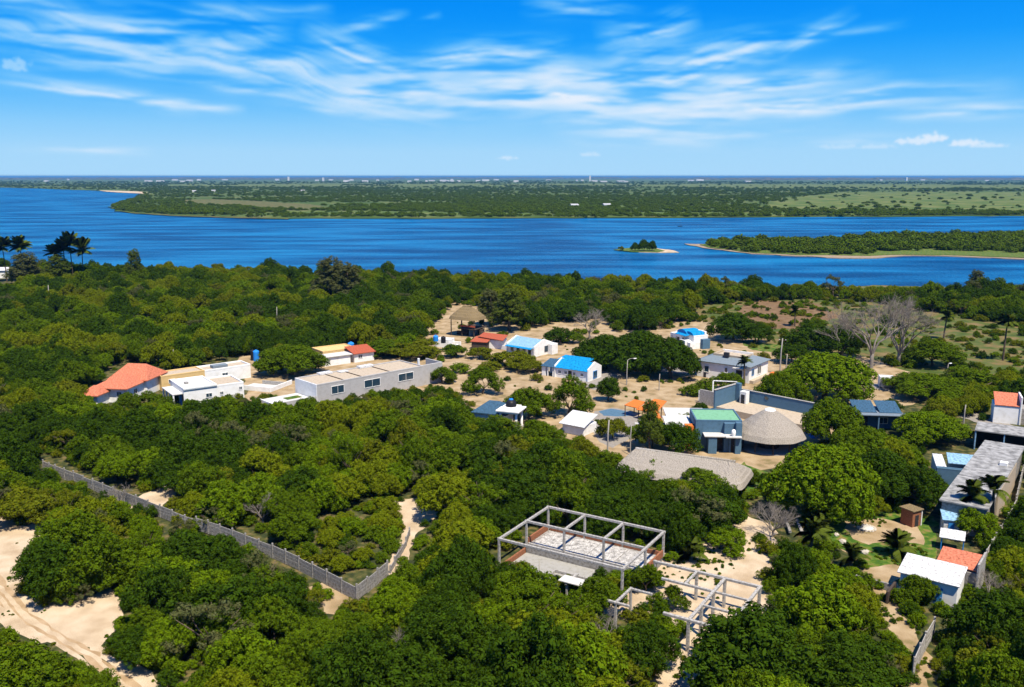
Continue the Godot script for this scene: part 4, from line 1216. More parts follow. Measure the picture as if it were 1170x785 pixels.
func hip_skirt(t: Node3D, w: float, d: float, y: float, rise: float, run: float, m: Material, at: Vector3) -> void:
	# a sloping skirt of roof round a flat middle
	var c := [at + Vector3(0, y, 0), at + Vector3(w, y, 0), at + Vector3(w, y, -d), at + Vector3(0, y, -d)]
	var i := [at + Vector3(run, y + rise, -run), at + Vector3(w - run, y + rise, -run), at + Vector3(w - run, y + rise, -d + run), at + Vector3(run, y + rise, -d + run)]
	for k in 4:
		part("roof_slope", slab_between(c[k], c[(k + 1) % 4], i[(k + 1) % 4], i[k], 0.12), m, t)


func vault(t: Node3D, at: Vector3, half: float, long: float, rise: float, m: Material) -> void:
	var a := []
	var b := []
	for k in 9:
		var g := PI * k / 8
		a.append(at + Vector3(-cos(g) * half, sin(g) * rise, long / 2))
		b.append(at + Vector3(-cos(g) * half, sin(g) * rise, -long / 2))
	var f := [a, b]
	for k in 9:
		f.append([a[k], a[(k + 1) % 9], b[(k + 1) % 9], b[k]])
	part("vault", solid(f, at + Vector3(0, rise * 0.3, 0)), m, t)


func thatch(t: Node3D, at: Vector3, hx: float, hz: float, rise: float, ridge: float, m: Material, square := 0.6) -> void:
	# shaggy hipped thatch with a saddle ridge: rings from eave to ridge
	var n := FastNoiseLite.new()
	n.frequency = 1.4
	var st := SurfaceTool.new()
	st.begin(Mesh.PRIMITIVE_TRIANGLES)
	st.set_smooth_group(-1)
	var ringsv := []
	var steps := 9
	for s in steps + 1:
		var k := float(s) / steps
		var ring := []
		for j in 88:
			var a := TAU * j / 88
			var cx := cos(a)
			var cz := sin(a)
			var px := signf(cx) * pow(absf(cx), square) * lerpf(hx, ridge, k)
			var pz := signf(cz) * pow(absf(cz), square) * lerpf(hz, 0.06, k)
			var y := rise * pow(k, 0.88) - (0.25 if s == 0 else 0.0)
			y += 0.14 * n.get_noise_2d(px * 2.0 + s, pz * 2.0) + 0.1 * (s % 2)
			ring.append(at + Vector3(px, y, pz))
		ringsv.append(ring)
	for s in steps:
		for j in 88:
			var l := (j + 1) % 88
			var q := [ringsv[s][j], ringsv[s][l], ringsv[s + 1][l], ringsv[s + 1][j]]
			facing(st, q, (q[0] + q[2]) * 0.5 - at + Vector3(0, 1, 0))
	st.generate_normals()
	part("thatch_roof", st.commit(), m, t)
	part("ridge_cap", tube([at + Vector3(-ridge - 0.1, rise, 0), at + Vector3(ridge + 0.1, rise + 0.15, 0)], [0.2, 0.2], 7), m, t)


func cone_thatch(t: Node3D, at: Vector3, r: float, rise: float, top: float, m: Material) -> void:
	var n := FastNoiseLite.new()
	n.frequency = 1.1
	var st := SurfaceTool.new()
	st.begin(Mesh.PRIMITIVE_TRIANGLES)
	st.set_smooth_group(-1)
	var ringsv := []
	for s in 11:
		var k := s / 10.0
		var ring := []
		for j in 56:
			var a := TAU * j / 56
			var corner := 1.0 - 0.035 * absf(sin(a * 4.5))
			var rad := lerpf(r, top, k) * corner * (1.0 + 0.012 * n.get_noise_2d(j * 0.9, s * 3.0))
			ring.append(at + Vector3(cos(a) * rad, rise * pow(k, 0.82) + 0.05 * n.get_noise_2d(j * 1.7, s) - (0.22 if s == 0 else 0.0) + 0.05 * (s % 2), sin(a) * rad))
		ringsv.append(ring)
	for s in 10:
		for j in 56:
			var l := (j + 1) % 56
			var q := [ringsv[s][j], ringsv[s][l], ringsv[s + 1][l], ringsv[s + 1][j]]
			facing(st, q, (q[0] + q[2]) * 0.5 - at + Vector3(0, 1, 0))
	facing(st, ringsv[10].duplicate(), Vector3.UP)
	st.generate_normals()
	part("thatch_roof", st.commit(), m, t)
	part("roof_cap", tube([at + Vector3(0, rise - 0.1, 0), at + Vector3(0, rise + 0.16, 0), at + Vector3(0, rise + 0.3, 0)], [top + 0.12, top, top * 0.4], 14), M["white_paint"], t)


func make_right_side() -> void:
	var t: Node3D
	# dark verandah house with blue roofs
	t = thing("verandah_house", "low house with steel-blue roof panels over a dark verandah", "house", Vector3(60.47, 0, -151.25), -0.12)
	t.position = Vector3(61.38, 0, -153.74)
	box("wall", t, M["wall_blue"], Vector3(0, 0, -6), Vector3(8.6, 2.9, -2.0))
	box("verandah_roof", t, M["roof_slate"], Vector3(-0.4, 2.93, -6.2), Vector3(8.8, 3.1, 0.4))
	for x in [0.0, 4.2, 8.3]:
		box("column", t, M["wall_blue"], Vector3(x - 0.12, 0, 0.0), Vector3(x + 0.12, 2.92, 0.24))
	for x in [0.4, 4.7]:
		part("roof_panel", slab_between(Vector3(x, 3.2, -1.2), Vector3(x + 3.8, 3.2, -1.2), Vector3(x + 3.8, 4.3, -5.8), Vector3(x, 4.3, -5.8), 0.1), M["roof_steel_blue"], t)
	box("side_wall", t, M["wall_blue"], Vector3(8.9, 0, -5.0), Vector3(11.4, 2.2, -4.7))
	door(t, Vector3(2.4, 0, -2.0), 1.0, 2.2)
	window(t, Vector3(5.6, 1.5, -2.0), 1.6, 1.2)
	# long flat roofed house
	t = thing("long_house", "long house with a stained grey flat concrete roof", "house", Vector3(54.95, 0, -108.35), 0.93)
	box("wall", t, M["wall_concrete"], Vector3(0.3, 0, 0.3), Vector3(32.0, 3.9, 5.4))
	box("roof_deck", t, M["old_roof"], Vector3(0, 3.9, 0), Vector3(12.0, 4.12, 5.7))
	box("roof_deck", t, M["old_roof"], Vector3(12.06, 3.9, 0.1), Vector3(32.4, 4.2, 5.7))
	box("roof_hatch", t, M["white_paint"], Vector3(19.6, 4.2, 4.0), Vector3(20.6, 4.7, 5.0))
	box("side_wall", t, M["roof_sand"], Vector3(8.0, 0, 5.43), Vector3(24.0, 3.8, 5.7))
	for x in [4.0, 10.0, 16.0]:
		window(t, Vector3(x, 1.9, 0.3), 1.4, 1.2, PI, M["wall_blue"], 1)
	# blue court building on its left
	t = thing("blue_annexe", "blue-roofed annexe leaning on the long flat-roofed house", "house", Vector3(62.15, 0, -124.01), -0.35)
	flat_block(t, Vector3(0, 0, -0.8), Vector3(5.6, 2.9, 0), M["wall_blue"], M["roof_slate"], 0.2)
	box("wall", t, M["sheet_white"], Vector3(0, 0, -7.6), Vector3(1.4, 3.0, -0.83))
	part("roof_slope", slab_between(Vector3(2.0, 2.6, -4.6), Vector3(6.6, 2.6, -4.6), Vector3(6.6, 3.3, -7.8), Vector3(2.0, 3.3, -7.8), 0.1), M["roof_sky_blue"], t)
	box("wall", t, M["wall_blue"], Vector3(2.2, 0, -7.4), Vector3(6.4, 2.5, -5.0))
	box("paving", t, M["roof_sand"], Vector3(1.43, 0, -4.8), Vector3(5.6, 0.1, -0.83))
	# grey shelter roof behind
	t = thing("carport", "wide grey carport roof with a deep dark opening", "shelter", Vector3(77.18, 0, -142.64), -0.550)
	box("roof_deck", t, M["old_roof"], Vector3(0, 3.2, -6.0), Vector3(13.5, 3.42, 0))
	for x in [0.2, 4.4, 8.6, 13.2]:
		box("column", t, M["roof_sky_blue"], Vector3(x - 0.1, 0, -0.3), Vector3(x + 0.1, 3.19, -0.1))
	box("back_wall", t, M["dark_timber"], Vector3(0, 0, -6.0), Vector3(13.5, 3.19, -5.8))
	box("side_wall", t, M["wall_concrete"], Vector3(0, 0, -5.797), Vector3(0.2, 3.19, -0.4))
	# white cabin with red roof
	t = thing("white_cabin", "white cabin with a salmon red roof by the right edge", "cabin", Vector3(89.26, 0, -159.10), -0.404)
	box("wall", t, M["white_paint"], Vector3(0, 0, -4.4), Vector3(4.4, 3.4, 0))
	part("roof_slope", slab_between(Vector3(0.1, 3.45, 0.15), Vector3(4.2, 3.45, 0.15), Vector3(4.2, 5.0, -4.4), Vector3(0.1, 5.0, -4.4), 0.12), M["tile_orange"], t)
	box("gable_wall", t, M["white_paint"], Vector3(4.23, 0, -4.6), Vector3(4.5, 5.2, 0.2))
	box("wing", t, M["wall_concrete"], Vector3(4.53, 0, -4.0), Vector3(8.6, 3.0, -0.3))
	# brown brick hut
	t = thing("brick_hut", "narrow hut of brown brick lattice beside the palms", "hut", Vector3(52.06, 0, -108.94), 0.5)
	t.scale = Vector3.ONE * 0.82
	box("wall", t, M["brick_orange"], Vector3(0, 0, -2.2), Vector3(2.0, 2.6, 0))
	box("corner_post", t, M["white_paint"], Vector3(2.02, 0, -0.2), Vector3(2.2, 2.8, 0.1))
	box("roof", t, M["thatch_brown"], Vector3(-0.25, 2.63, -2.45), Vector3(2.25, 2.83, 0.25))
	door(t, Vector3(1.0, 0, 0), 0.8, 1.9)
	# blue and white huts below it
	t = thing("blue_hut", "small blue and white hut under the palms", "hut", Vector3(54.82, 0, -106.37), -0.3)
	box("wall", t, M["sheet_white"], Vector3(0, 0, -2), Vector3(1.8, 2.2, 0))
	part("roof_slope", slab_between(Vector3(-0.2, 2.2, 0.2), Vector3(2.0, 2.2, 0.2), Vector3(2.0, 2.8, -2.2), Vector3(-0.2, 2.8, -2.2), 0.1), M["roof_sky_blue"], t)
	door(t, Vector3(0.9, 0, 0), 0.7, 1.8, 0, M["blue_paint"])
	t = thing("blue_hut", "open blue stall roof just behind the white shed", "hut", Vector3(52.45, 0, -102.06), -0.5)
	part("roof_slope", slab_between(Vector3(-0.2, 1.7, 0.2), Vector3(2.6, 1.7, 0.2), Vector3(2.6, 2.2, -1.8), Vector3(-0.2, 2.2, -1.8), 0.1), M["sheet_white"], t)
	for x in [0.0, 2.4]:
		box("post", t, M["blue_paint"], Vector3(x, 0, -0.1), Vector3(x + 0.12, 1.62, 0.02))
		box("post", t, M["blue_paint"], Vector3(x, 0, -1.7), Vector3(x + 0.12, 2.0, -1.58))
	# white-roofed shed with the red slope
	t = thing("white_shed", "white-roofed shed joined to a red lean-to in the garden", "shed", Vector3(42.19, 0, -90.20), -0.648)
	var w := 5.9
	box("wall", t, M["white_paint"], Vector3(0.1, 0, -3.6), Vector3(w - 0.1, 2.7, 0))
	part("roof_slope", slab_between(Vector3(-0.2, 2.75, 0.3), Vector3(w + 0.1, 2.75, 0.3), Vector3(w + 0.1, 3.5, -3.8), Vector3(-0.2, 3.5, -3.8), 0.1), M["sheet_white"], t)
	box("wall", t, M["wall_concrete"], Vector3(3.0, 0, -7.0), Vector3(w + 1.0, 2.9, -3.83))
	part("roof_slope", slab_between(Vector3(2.8, 3.2, -3.9), Vector3(w + 0.9, 3.2, -3.9), Vector3(w + 0.9, 3.9, -7.2), Vector3(2.8, 3.9, -7.2), 0.1), M["tile_orange"], t)
	box("gable_wall", t, M["frame_concrete"], Vector3(w + 1.03, 0, -7.4), Vector3(w + 1.25, 4.2, -3.4))
	window(t, Vector3(0.9, 1.8, 0), 0.7, 0.7, 0, M["white_paint"], 0)
	door(t, Vector3(4.0, 0, 0), 0.8, 2.0, 0, M["blue_paint"])
	box("yard_wall", t, M["wall_concrete"], Vector3(-4.6, 0, -0.4), Vector3(-0.25, 0.9, -0.2))
	box("yard_wall", t, M["dark_timber"], Vector3(-0.5, 0, -0.197), Vector3(-0.25, 1.4, 3.0))


# ---------------------------------------------------------------- poles, lamps and other small things

func pole(called: String, label: String, at: Vector3, h: float, r := 0.11, arm := 0.0, cross := false) -> void:
	var t := thing(called, label, "pole", at, rng.randf_range(-0.4, 0.4))
	part("shaft", tube([Vector3.ZERO, Vector3(0, h * 0.6, 0), Vector3(0.02 * h, h, 0)], [r, r * 0.85, r * 0.65], 8), M["pole_grey"], t)
	if cross:
		box("crossarm", t, M["dark_timber"], Vector3(0.02 * h - 0.8, h - 0.5, -0.06), Vector3(0.02 * h + 0.8, h - 0.38, 0.06))
		for x in [-0.7, 0.0, 0.7]:
			part("insulator", tube([Vector3(0.02 * h + x, h - 0.38, 0), Vector3(0.02 * h + x, h - 0.2, 0)], [0.06, 0.04], 6), M["white_paint"], t)
	if arm > 0.0:
		part("lamp_arm", tube([Vector3(0.02 * h, h, 0), Vector3(arm * 0.5, h + 0.3, 0), Vector3(arm, h + 0.25, 0)], [0.05, 0.05, 0.05], 6), M["pole_grey"], t)
		part("lamp_head", box_mesh(Vector3(0.7, 0.16, 0.3)), M["white_paint"], t, Vector3(arm + 0.25, h + 0.22, 0))


func make_small_things() -> void:
	pole("utility_pole", "tall grey pole rising from the left thicket near the palms", Vector3(-159.92, 0, -372.25), 11.0, 0.22)
	pole("utility_pole", "short pale pole standing in the far left thicket", Vector3(-160.14, 0, -304.17), 8.0, 0.16)
	pole("utility_pole", "pale pole in the thicket above the umbrella tree", Vector3(-70.54, 0, -262.84), 6.5, 0.14)
	pole("utility_pole", "wooden power pole with crossarm by the slate house", Vector3(61.74, 0, -199.48), 8.5, 0.18, 0, true)
	pole("utility_pole", "short power pole beside the taller one with the crossarm", Vector3(63.71, 0, -201.33), 4.4, 0.13)
	pole("lamp_post", "white-headed lamp post beside the orange shelter", Vector3(19.38, 0, -139.50), 5.2, 0.1, 0.7)
	pole("lamp_post", "lamp post at the bend of the road below the big dark tree", Vector3(25.10, 0, -189.04), 5.6, 0.12, 1.6)
	pole("utility_pole", "weathered grey trunk-like pole near the corner of the thatched hall", Vector3(15.41, 0, -137.22), 6.6, 0.16)
	pole("fence_pole", "thin blue-grey pole beside the round dark bush", Vector3(31.40, 0, -184.20), 3.6, 0.1)
	pole("fence_pole", "single pale post in the foreground wood below the frames", Vector3(11.63, 0, -74.76), 3.0, 0.1)
	pole("lamp_post", "white-headed lamp post among the trees near the field", Vector3(95.04, 0, -189.04), 4.6, 0.1, 0.4)
	pole("utility_pole", "grey pole on the road before the carport", Vector3(83.50, 0, -158.33), 3.6, 0.14)
	pole("utility_pole", "thin pole behind the annexe of the white house", Vector3(-80.72, 0, -207.08), 4.4, 0.12)
	# stone-edged flower bed and boulders on the lawn
	var t := thing("stone_circle", "pale round bed of stones on the garden soil", "flower bed", Vector3(46.02, 0, -108.65))
	part("bed", tube([Vector3.ZERO, Vector3(0, 0.14, 0)], [1.0, 0.92], 22), M["slab_white"], t)
	for k in 16:
		var a := TAU * k / 16
		part("stone", boulder(0.22, k % 4), M["stone"], t, Vector3(cos(a) * 1.05, 0.08, sin(a) * 1.05), k * 1.3)
	for a in [[Vector3(42.82, 0, -101.04), 0.5, "grey boulder on the lawn beside the fan palm"], [Vector3(41.32, 0, -104.18), 0.45, "pale boulder at the lawn's left edge"], [Vector3(41.34, 0, -106.37), 0.35, "small stone near the lawn's bare patch"], [Vector3(35.85, 0, -123.01), 0.5, "white boulder on the grass before the round thatch"], [Vector3(32.58, 0, -126.39), 0.6, "flat pale rock by the blue villa's steps"]]:
		var o := part("boulder", boulder(a[1], int(a[1] * 20) % 4), M["stone"], self, a[0] + Vector3(0, a[1] * 0.3, 0))
		tag(o, a[2], "boulder")
	# curved concrete flume beside the dead bush
	t = thing("concrete_ramp", "curved concrete ramp edge beside the grey dead bush", "ramp", Vector3(36.77, 0, -106.37), 0.0)
	var p := []
	for k in 7:
		p.append(Vector3(-1.4 + k * 0.12, 0, -k * 0.75 + 0.2 * sin(k * 0.8)))
	for k in 6:
		bar("edge", t, M["wall_concrete"], p[k] + Vector3(0, 0.5, 0), p[k + 1] + Vector3(0, 0.5, 0), 0.35)
		bar("edge", t, M["frame_concrete"], p[k] + Vector3(1.5, 0.3, 0), p[k + 1] + Vector3(1.7, 0.3, 0), 0.3)


func boulder(r: float, seed_: int) -> Mesh:
	var n := FastNoiseLite.new()
	n.seed = seed_
	n.frequency = 0.9
	var st := SurfaceTool.new()
	st.begin(Mesh.PRIMITIVE_TRIANGLES)
	st.set_smooth_group(-1)
	var g := []
	for i in 6:
		var row := []
		for j in 9:
			var a := TAU * j / 9
			var b := PI * i / 5 - PI / 2
			var d := Vector3(cos(a) * cos(b), sin(b) * 0.7, sin(a) * cos(b))
			row.append(d * r * (1.0 + 0.5 * n.get_noise_3dv(d * 1.5)))
		g.append(row)
	for i in 5:
		for j in 9:
			var l := (j + 1) % 9
			var q := [g[i][j], g[i][l], g[i + 1][l], g[i + 1][j]]
			facing(st, q, (q[0] + q[1] + q[2] + q[3]))
	st.generate_normals()
	return st.commit()


# ---------------------------------------------------------------- plants

var clumps: Array = []
var kinds := {}


func leaf_arrays(v: PackedVector3Array, n: PackedVector3Array, c: PackedColorArray) -> ArrayMesh:
	var a := []
	a.resize(Mesh.ARRAY_MAX)
	a[Mesh.ARRAY_VERTEX] = v
	a[Mesh.ARRAY_NORMAL] = n
	a[Mesh.ARRAY_COLOR] = c
	var m := ArrayMesh.new()
	m.add_surface_from_arrays(Mesh.PRIMITIVE_TRIANGLES, a)
	return m


func leaf_clump(seed_: int, count: int, size: float, shade: float) -> ArrayMesh:
	# a tuft of leaves on a ball of radius one, tilted at random
	var r := RandomNumberGenerator.new()
	r.seed = seed_
	var v := PackedVector3Array()
	var n := PackedVector3Array()
	var c := PackedColorArray()
	for i in count:
		var d := Vector3(r.randfn(), r.randfn() + 0.35, r.randfn()).normalized()
		var p := d * r.randf_range(0.62, 1.08)
		var nn := (d + Vector3(r.randfn(), r.randfn(), r.randfn()) * 0.22 + Vector3(0, 0.15, 0)).normalized()
		var s := nn.cross(Vector3(r.randfn(), r.randfn(), r.randfn())).normalized()
		var t := nn.cross(s)
		var k := size * r.randf_range(0.65, 1.35)
		var tone := shade * r.randf_range(0.7, 1.3)
		var col := Color(tone * r.randf_range(0.85, 1.2), tone, tone * r.randf_range(0.7, 1.2))
		var a := p - s * k
		var b := p + t * k * 0.55 + nn * k * 0.12
		var e := p + s * k
		var f := p - t * k * 0.55 + nn * k * 0.12
		for q in [a, b, e, a, e, f]:
			v.append(q)
			n.append(nn)
			c.append(col)
	return leaf_arrays(v, n, c)


func crown(seed_: int, lobes: Array, clump_r: float, per_lobe: float, low := -0.35, rough := 0.11) -> ArrayMesh:
	# lobes: [centre, radius, height factor]
	var r := RandomNumberGenerator.new()
	r.seed = seed_
	var st := SurfaceTool.new()
	st.begin(Mesh.PRIMITIVE_TRIANGLES)
	for a in lobes:
		# leaves inside the lobe
		for i in int(3.0 * per_lobe):
			var d: Vector3 = Vector3(r.randfn(), r.randfn() * a[2], r.randfn()).normalized() * a[1] * r.randf_range(0.25, 0.6)
			var k: float = a[1] * r.randf_range(0.35, 0.5)
			st.append_from(clumps[r.randi() % clumps.size()], 0, Transform3D(Basis.from_euler(Vector3(r.randf() * TAU, r.randf() * TAU, 0)).scaled(Vector3.ONE * k), a[0] + d))
		var count := int(per_lobe * a[1] * a[1] / (clump_r * clump_r))
		var spin := r.randf() * TAU
		for i in count:
			var y := 1.0 - (i + 0.5) / count * (1.0 - low)
			var ang := i * 2.39996 + spin + r.randf_range(-0.3, 0.3)
			var h := sqrt(maxf(0.0, 1.0 - y * y))
			var d := Vector3(cos(ang) * h, y * a[2], sin(ang) * h)
			var p: Vector3 = a[0] + d * a[1] * r.randf_range(0.95 - rough, 0.95 + rough)
			var inside := false
			for b in lobes:
				if b != a and ((p - b[0]) / Vector3(1, b[2], 1)).length() < b[1] * 0.8:
					inside = true
			if inside:
				continue
			var k := clump_r * r.randf_range(0.6, 1.4)
			st.append_from(clumps[r.randi() % clumps.size()], 0, Transform3D(Basis.from_euler(Vector3(r.randf_range(-0.5, 0.5), r.randf() * TAU, r.randf_range(-0.5, 0.5))).scaled(Vector3(k, k * 0.85, k)), p))
	return st.commit()


func dome_lobes(seed_: int, count: int, spread: float, r0: float, r1: float, base: float, rise: float, flat: float, wild := 0.35) -> Array:
	var r := RandomNumberGenerator.new()
	r.seed = seed_
	var out := []
	for i in count:
		var k := sqrt((i + 0.3) / count)
		var a := i * 2.39996 + r.randf_range(-0.4, 0.4)
		var rad := k * spread
		var y := base + rise * (1.0 - k * k) + r.randf_range(-wild, wild)
		out.append([Vector3(cos(a) * rad, y, sin(a) * rad), r.randf_range(r0, r1), flat])
	return out


func trunk_mesh(seed_: int, high: float, spread: float, r0: float, limbs: int) -> ArrayMesh:
	var r := RandomNumberGenerator.new()
	r.seed = seed_
	var st := SurfaceTool.new()
	st.begin(Mesh.PRIMITIVE_TRIANGLES)
	var fork := Vector3(r.randf_range(-0.2, 0.2), high * 0.4, r.randf_range(-0.2, 0.2))
	add_tube(st, [Vector3(0, -0.15, 0), Vector3(0.05, high * 0.2, 0), fork], [r0 * 1.35, r0, r0 * 0.85], 8)
	for i in limbs:
		var a := TAU * i / limbs + r.randf_range(-0.4, 0.4)
		var e := Vector3(cos(a) * spread, high * r.randf_range(0.85, 1.05), sin(a) * spread)
		var m := fork.lerp(e, 0.5) + Vector3(r.randf_range(-0.3, 0.3), -0.15, r.randf_range(-0.3, 0.3))
		add_tube(st, [fork - Vector3(0, 0.15, 0), m, e], [r0 * 0.6, r0 * 0.4, r0 * 0.16], 6)
	st.generate_normals()
	return st.commit()


func make_kinds() -> void:
	for i in 10:
		clumps.append(leaf_clump(100 + i, 84, 0.25, [0.86, 0.94, 1.0, 1.06, 1.14][i % 5]))
	# thicket trees, modelled about 10 m wide and 6.4 m high: domed, lumpy, tiered and open crowns
	var greens := ["leaf_mid", "leaf_dark", "leaf_olive", "leaf_bright", "leaf_mid", "leaf_dark", "leaf_olive", "leaf_mid", "leaf_bright", "leaf_yellow", "leaf_mid", "leaf_dark", "leaf_yellow", "leaf_olive"]
	var looks := {"leaf_mid": "mid green", "leaf_dark": "dark green", "leaf_olive": "olive green", "leaf_bright": "bright green", "leaf_yellow": "yellow green"}
	for i in 14:
		var lobes := []
		match i % 4:
			0:
				lobes = dome_lobes(200 + i, 8, 3.3, 1.4, 2.1, 1.6, 2.8, 0.85, 0.4)
			1:
				lobes = dome_lobes(200 + i, 11, 3.8, 0.9, 2.0, 1.5, 2.9, 0.9, 0.7)
			2:
				lobes = dome_lobes(200 + i, 12, 3.9, 1.0, 1.6, 1.5, 2.7, 0.65, 0.8)
			3:
				lobes = dome_lobes(200 + i, 9, 3.6, 0.8, 1.9, 1.6, 3.3, 0.95, 0.9)
		kinds["thicket_%d" % i] = {"crown": crown(300 + i, lobes, 0.5 + 0.05 * (i % 3), 2.4, -0.35, [0.05, 0.12, 0.04, 0.09][i % 4]), "trunk": trunk_mesh(400 + i, 3.6, 2.4, 0.2, 5), "mat": greens[i], "look": looks[greens[i]], "w": 10.4, "h": 6.6}
	# thin layered crowns that show their limbs
	for i in 3:
		var lobes := dome_lobes(260 + i, 9, 4.0, 0.9, 1.5, 2.8, 2.4, 0.38, 0.9)
		kinds["open_%d" % i] = {"crown": crown(340 + i, lobes, 0.42, 0.95, -0.2, 0.1), "trunk": trunk_mesh(440 + i, 5.0, 3.2, 0.2, 7), "mat": ["leaf_grey", "leaf_olive", "leaf_mid"][i], "look": ["grey green", "olive green", "mid green"][i], "w": 10.4, "h": 6.4}
	# broad umbrella trees, 12 m wide and 7 m high, flat below
	for i in 3:
		var lobes := dome_lobes(230 + i, 15, 4.6, 1.7, 2.3, 1.8, 3.3, 0.8)
		kinds["umbrella_%d" % i] = {"crown": crown(330 + i, lobes, 0.6, 2.6, -0.3, 0.05), "trunk": trunk_mesh(430 + i, 3.6, 2.8, 0.34, 6), "mat": ["leaf_mid", "leaf_dark", "leaf_bright"][i], "look": ["mid green", "dark green", "bright green"][i], "w": 13.2, "h": 7.0}
	# compact round bushes on a short stem, 6 m wide, 5.6 m high
	for i in 2:
		var lobes := [[Vector3(0, 3.1, 0), 2.3, 0.9], [Vector3(1.1, 2.6, 0.4), 1.6, 0.9], [Vector3(-1.1, 2.6, -0.5), 1.7, 0.9], [Vector3(0.2, 2.5, 1.2), 1.5, 0.9], [Vector3(-0.2, 4.0, 0.1), 1.5, 0.9]]
		kinds["round_%d" % i] = {"crown": crown(350 + i, lobes, 0.46, 2.5, -0.7), "trunk": trunk_mesh(450 + i, 2.6, 0.9, 0.18, 4), "mat": ["leaf_dark", "leaf_mid"][i], "look": ["dark green", "mid green"][i], "w": 5.9, "h": 5.7}
	# feathery tall trees, 8 m wide, 11 m high
	for i in 2:
		var lobes := []
		var r := RandomNumberGenerator.new()
		r.seed = 70 + i
		for k in 16:
			var y := 3.0 + k * 0.5
			var rad := lerpf(2.6, 0.6, k / 15.0)
			var a := k * 2.4
			lobes.append([Vector3(cos(a) * rad, y, sin(a) * rad), r.randf_range(0.9, 1.5), 0.8])
		kinds["feathery_%d" % i] = {"crown": crown(370 + i, lobes, 0.42, 1.7, -0.8), "trunk": trunk_mesh(470 + i, 9.0, 1.2, 0.26, 5), "mat": ["leaf_grey", "leaf_palm"][i], "look": ["grey green", "dull green"][i], "w": 7.6, "h": 11.8}
	# low shrubs, 3 m wide, 2 m high
	for i in 4:
		var lobes := [[Vector3(0, 0.9, 0), 1.0, 0.9], [Vector3(0.8, 0.7, 0.3), 0.7, 0.9], [Vector3(-0.7, 0.6, -0.4), 0.8, 0.9], [Vector3(0.1, 0.6, 0.8), 0.65, 0.9]]
		kinds["shrub_%d" % i] = {"crown": crown(390 + i, lobes, 0.36, 2.3, -0.5), "trunk": trunk_mesh(490 + i, 1.0, 0.4, 0.08, 4), "mat": ["leaf_mid", "leaf_dark", "leaf_olive", "leaf_bright"][i], "look": ["mid green", "dark green", "olive green", "bright green"][i], "w": 3.0, "h": 2.1}
	# coarse crowns for the far side of the river, 9 m wide, 5 m high
	var saved := clumps
	clumps = []
	for i in 6:
		clumps.append(leaf_clump(150 + i, 26, 0.5, [0.7, 1.0, 1.3][i % 3]))
	for i in 4:
		var lobes := dome_lobes(250 + i, 4 + i, 2.6, 1.7, 2.4, 1.3, 1.3, 0.85)
		kinds["far_%d" % i] = {"crown": crown(380 + i, lobes, 0.95, 1.6), "trunk": null, "mat": ["leaf_far", "leaf_mid", "leaf_far", "leaf_far"][i], "w": 9.4, "h": 5.0}
	clumps = saved


func plant(kind: String, called: String, at: Vector3, w: float, h: float, label: String, category := "tree", group := "", turn := -1.0) -> Node3D:
	var k: Dictionary = kinds[kind]
	var t := thing(called, label, category, at, turn if turn >= 0.0 else rng.randf() * TAU, group)
	t.scale = Vector3(w / k.w, h / k.h, w / k.w)
	part("trunk", k.trunk, M["bark"], t)
	part("crown", k.crown, M[k.mat], t)
	return t


func whole_tree(k: Dictionary) -> ArrayMesh:
	# crown and trunk as two surfaces of one mesh, for copies in a wood
	if k.has("whole"):
		return k.whole
	var m := ArrayMesh.new()
	m.add_surface_from_arrays(Mesh.PRIMITIVE_TRIANGLES, k.crown.surface_get_arrays(0))
	m.surface_set_material(0, M[k.mat])
	if k.trunk:
		m.add_surface_from_arrays(Mesh.PRIMITIVE_TRIANGLES, k.trunk.surface_get_arrays(0))
		m.surface_set_material(1, M["bark"])
	k.whole = m
	return m


func copies(called: String, mesh: Mesh, places: Array, parent: Node3D) -> void:
	if places.is_empty():
		return
	var mm := MultiMesh.new()
	mm.transform_format = MultiMesh.TRANSFORM_3D
	mm.mesh = mesh
	mm.instance_count = places.size()
	for i in places.size():
		mm.set_instance_transform(i, places[i])
	var o := MultiMeshInstance3D.new()
	o.name = called
	o.multimesh = mm
	parent.add_child(o, true)


func stuff(called: String, label: String, category: String) -> Node3D:
	var o := Node3D.new()
	o.name = numbered(called)
	add_child(o)
	tag(o, label, category)
	o.set_meta("kind", "stuff")
	return o


func blocked(p: Vector2, r: float, h: float) -> bool:
	# would a plant of this size stand on open ground or hide it and the houses from the drone?
	for lv in [[0.1, 0.35], [0.6, 0.9], [0.97, 0.4]]:
		var k: float = EYE / (EYE - h * lv[0])
		var q := p * k
		var rr: float = r * lv[1] * k
		for c in clearings:
			if not c.box.grow(rr).has_point(q):
				continue
			if Geometry2D.is_point_in_polygon(q, c.poly):
				return true
			for i in c.poly.size():
				if q.distance_squared_to(Geometry2D.get_closest_point_to_segment(q, c.poly[i], c.poly[(i + 1) % c.poly.size()])) < rr * rr:
					return true
	return false


var footprints: Array = []

func find_footprints() -> void:
	for o in get_children():
		if o.has_meta("category") and not o.get_meta("category") in ["tree", "palm", "bush", "pole", "boulder", "wall"] and o is Node3D and not o is MeshInstance3D and o.position.length() < 420.0:
			var b := AABB()
			var first := true
			for c in o.get_children():
				if c is MeshInstance3D:
					var a: AABB = c.transform * c.mesh.get_aabb()
					b = a if first else b.merge(a)
					first = false
			footprints.append([o.transform.affine_inverse(), b.grow(0.4)])


func on_house(p: Vector2) -> bool:
	for f in footprints:
		var q: Vector3 = f[0] * Vector3(p.x, 0.5, p.y)
		if q.x > f[1].position.x and q.x < f[1].end.x and q.z > f[1].position.z and q.z < f[1].end.z:
			return true
	return false


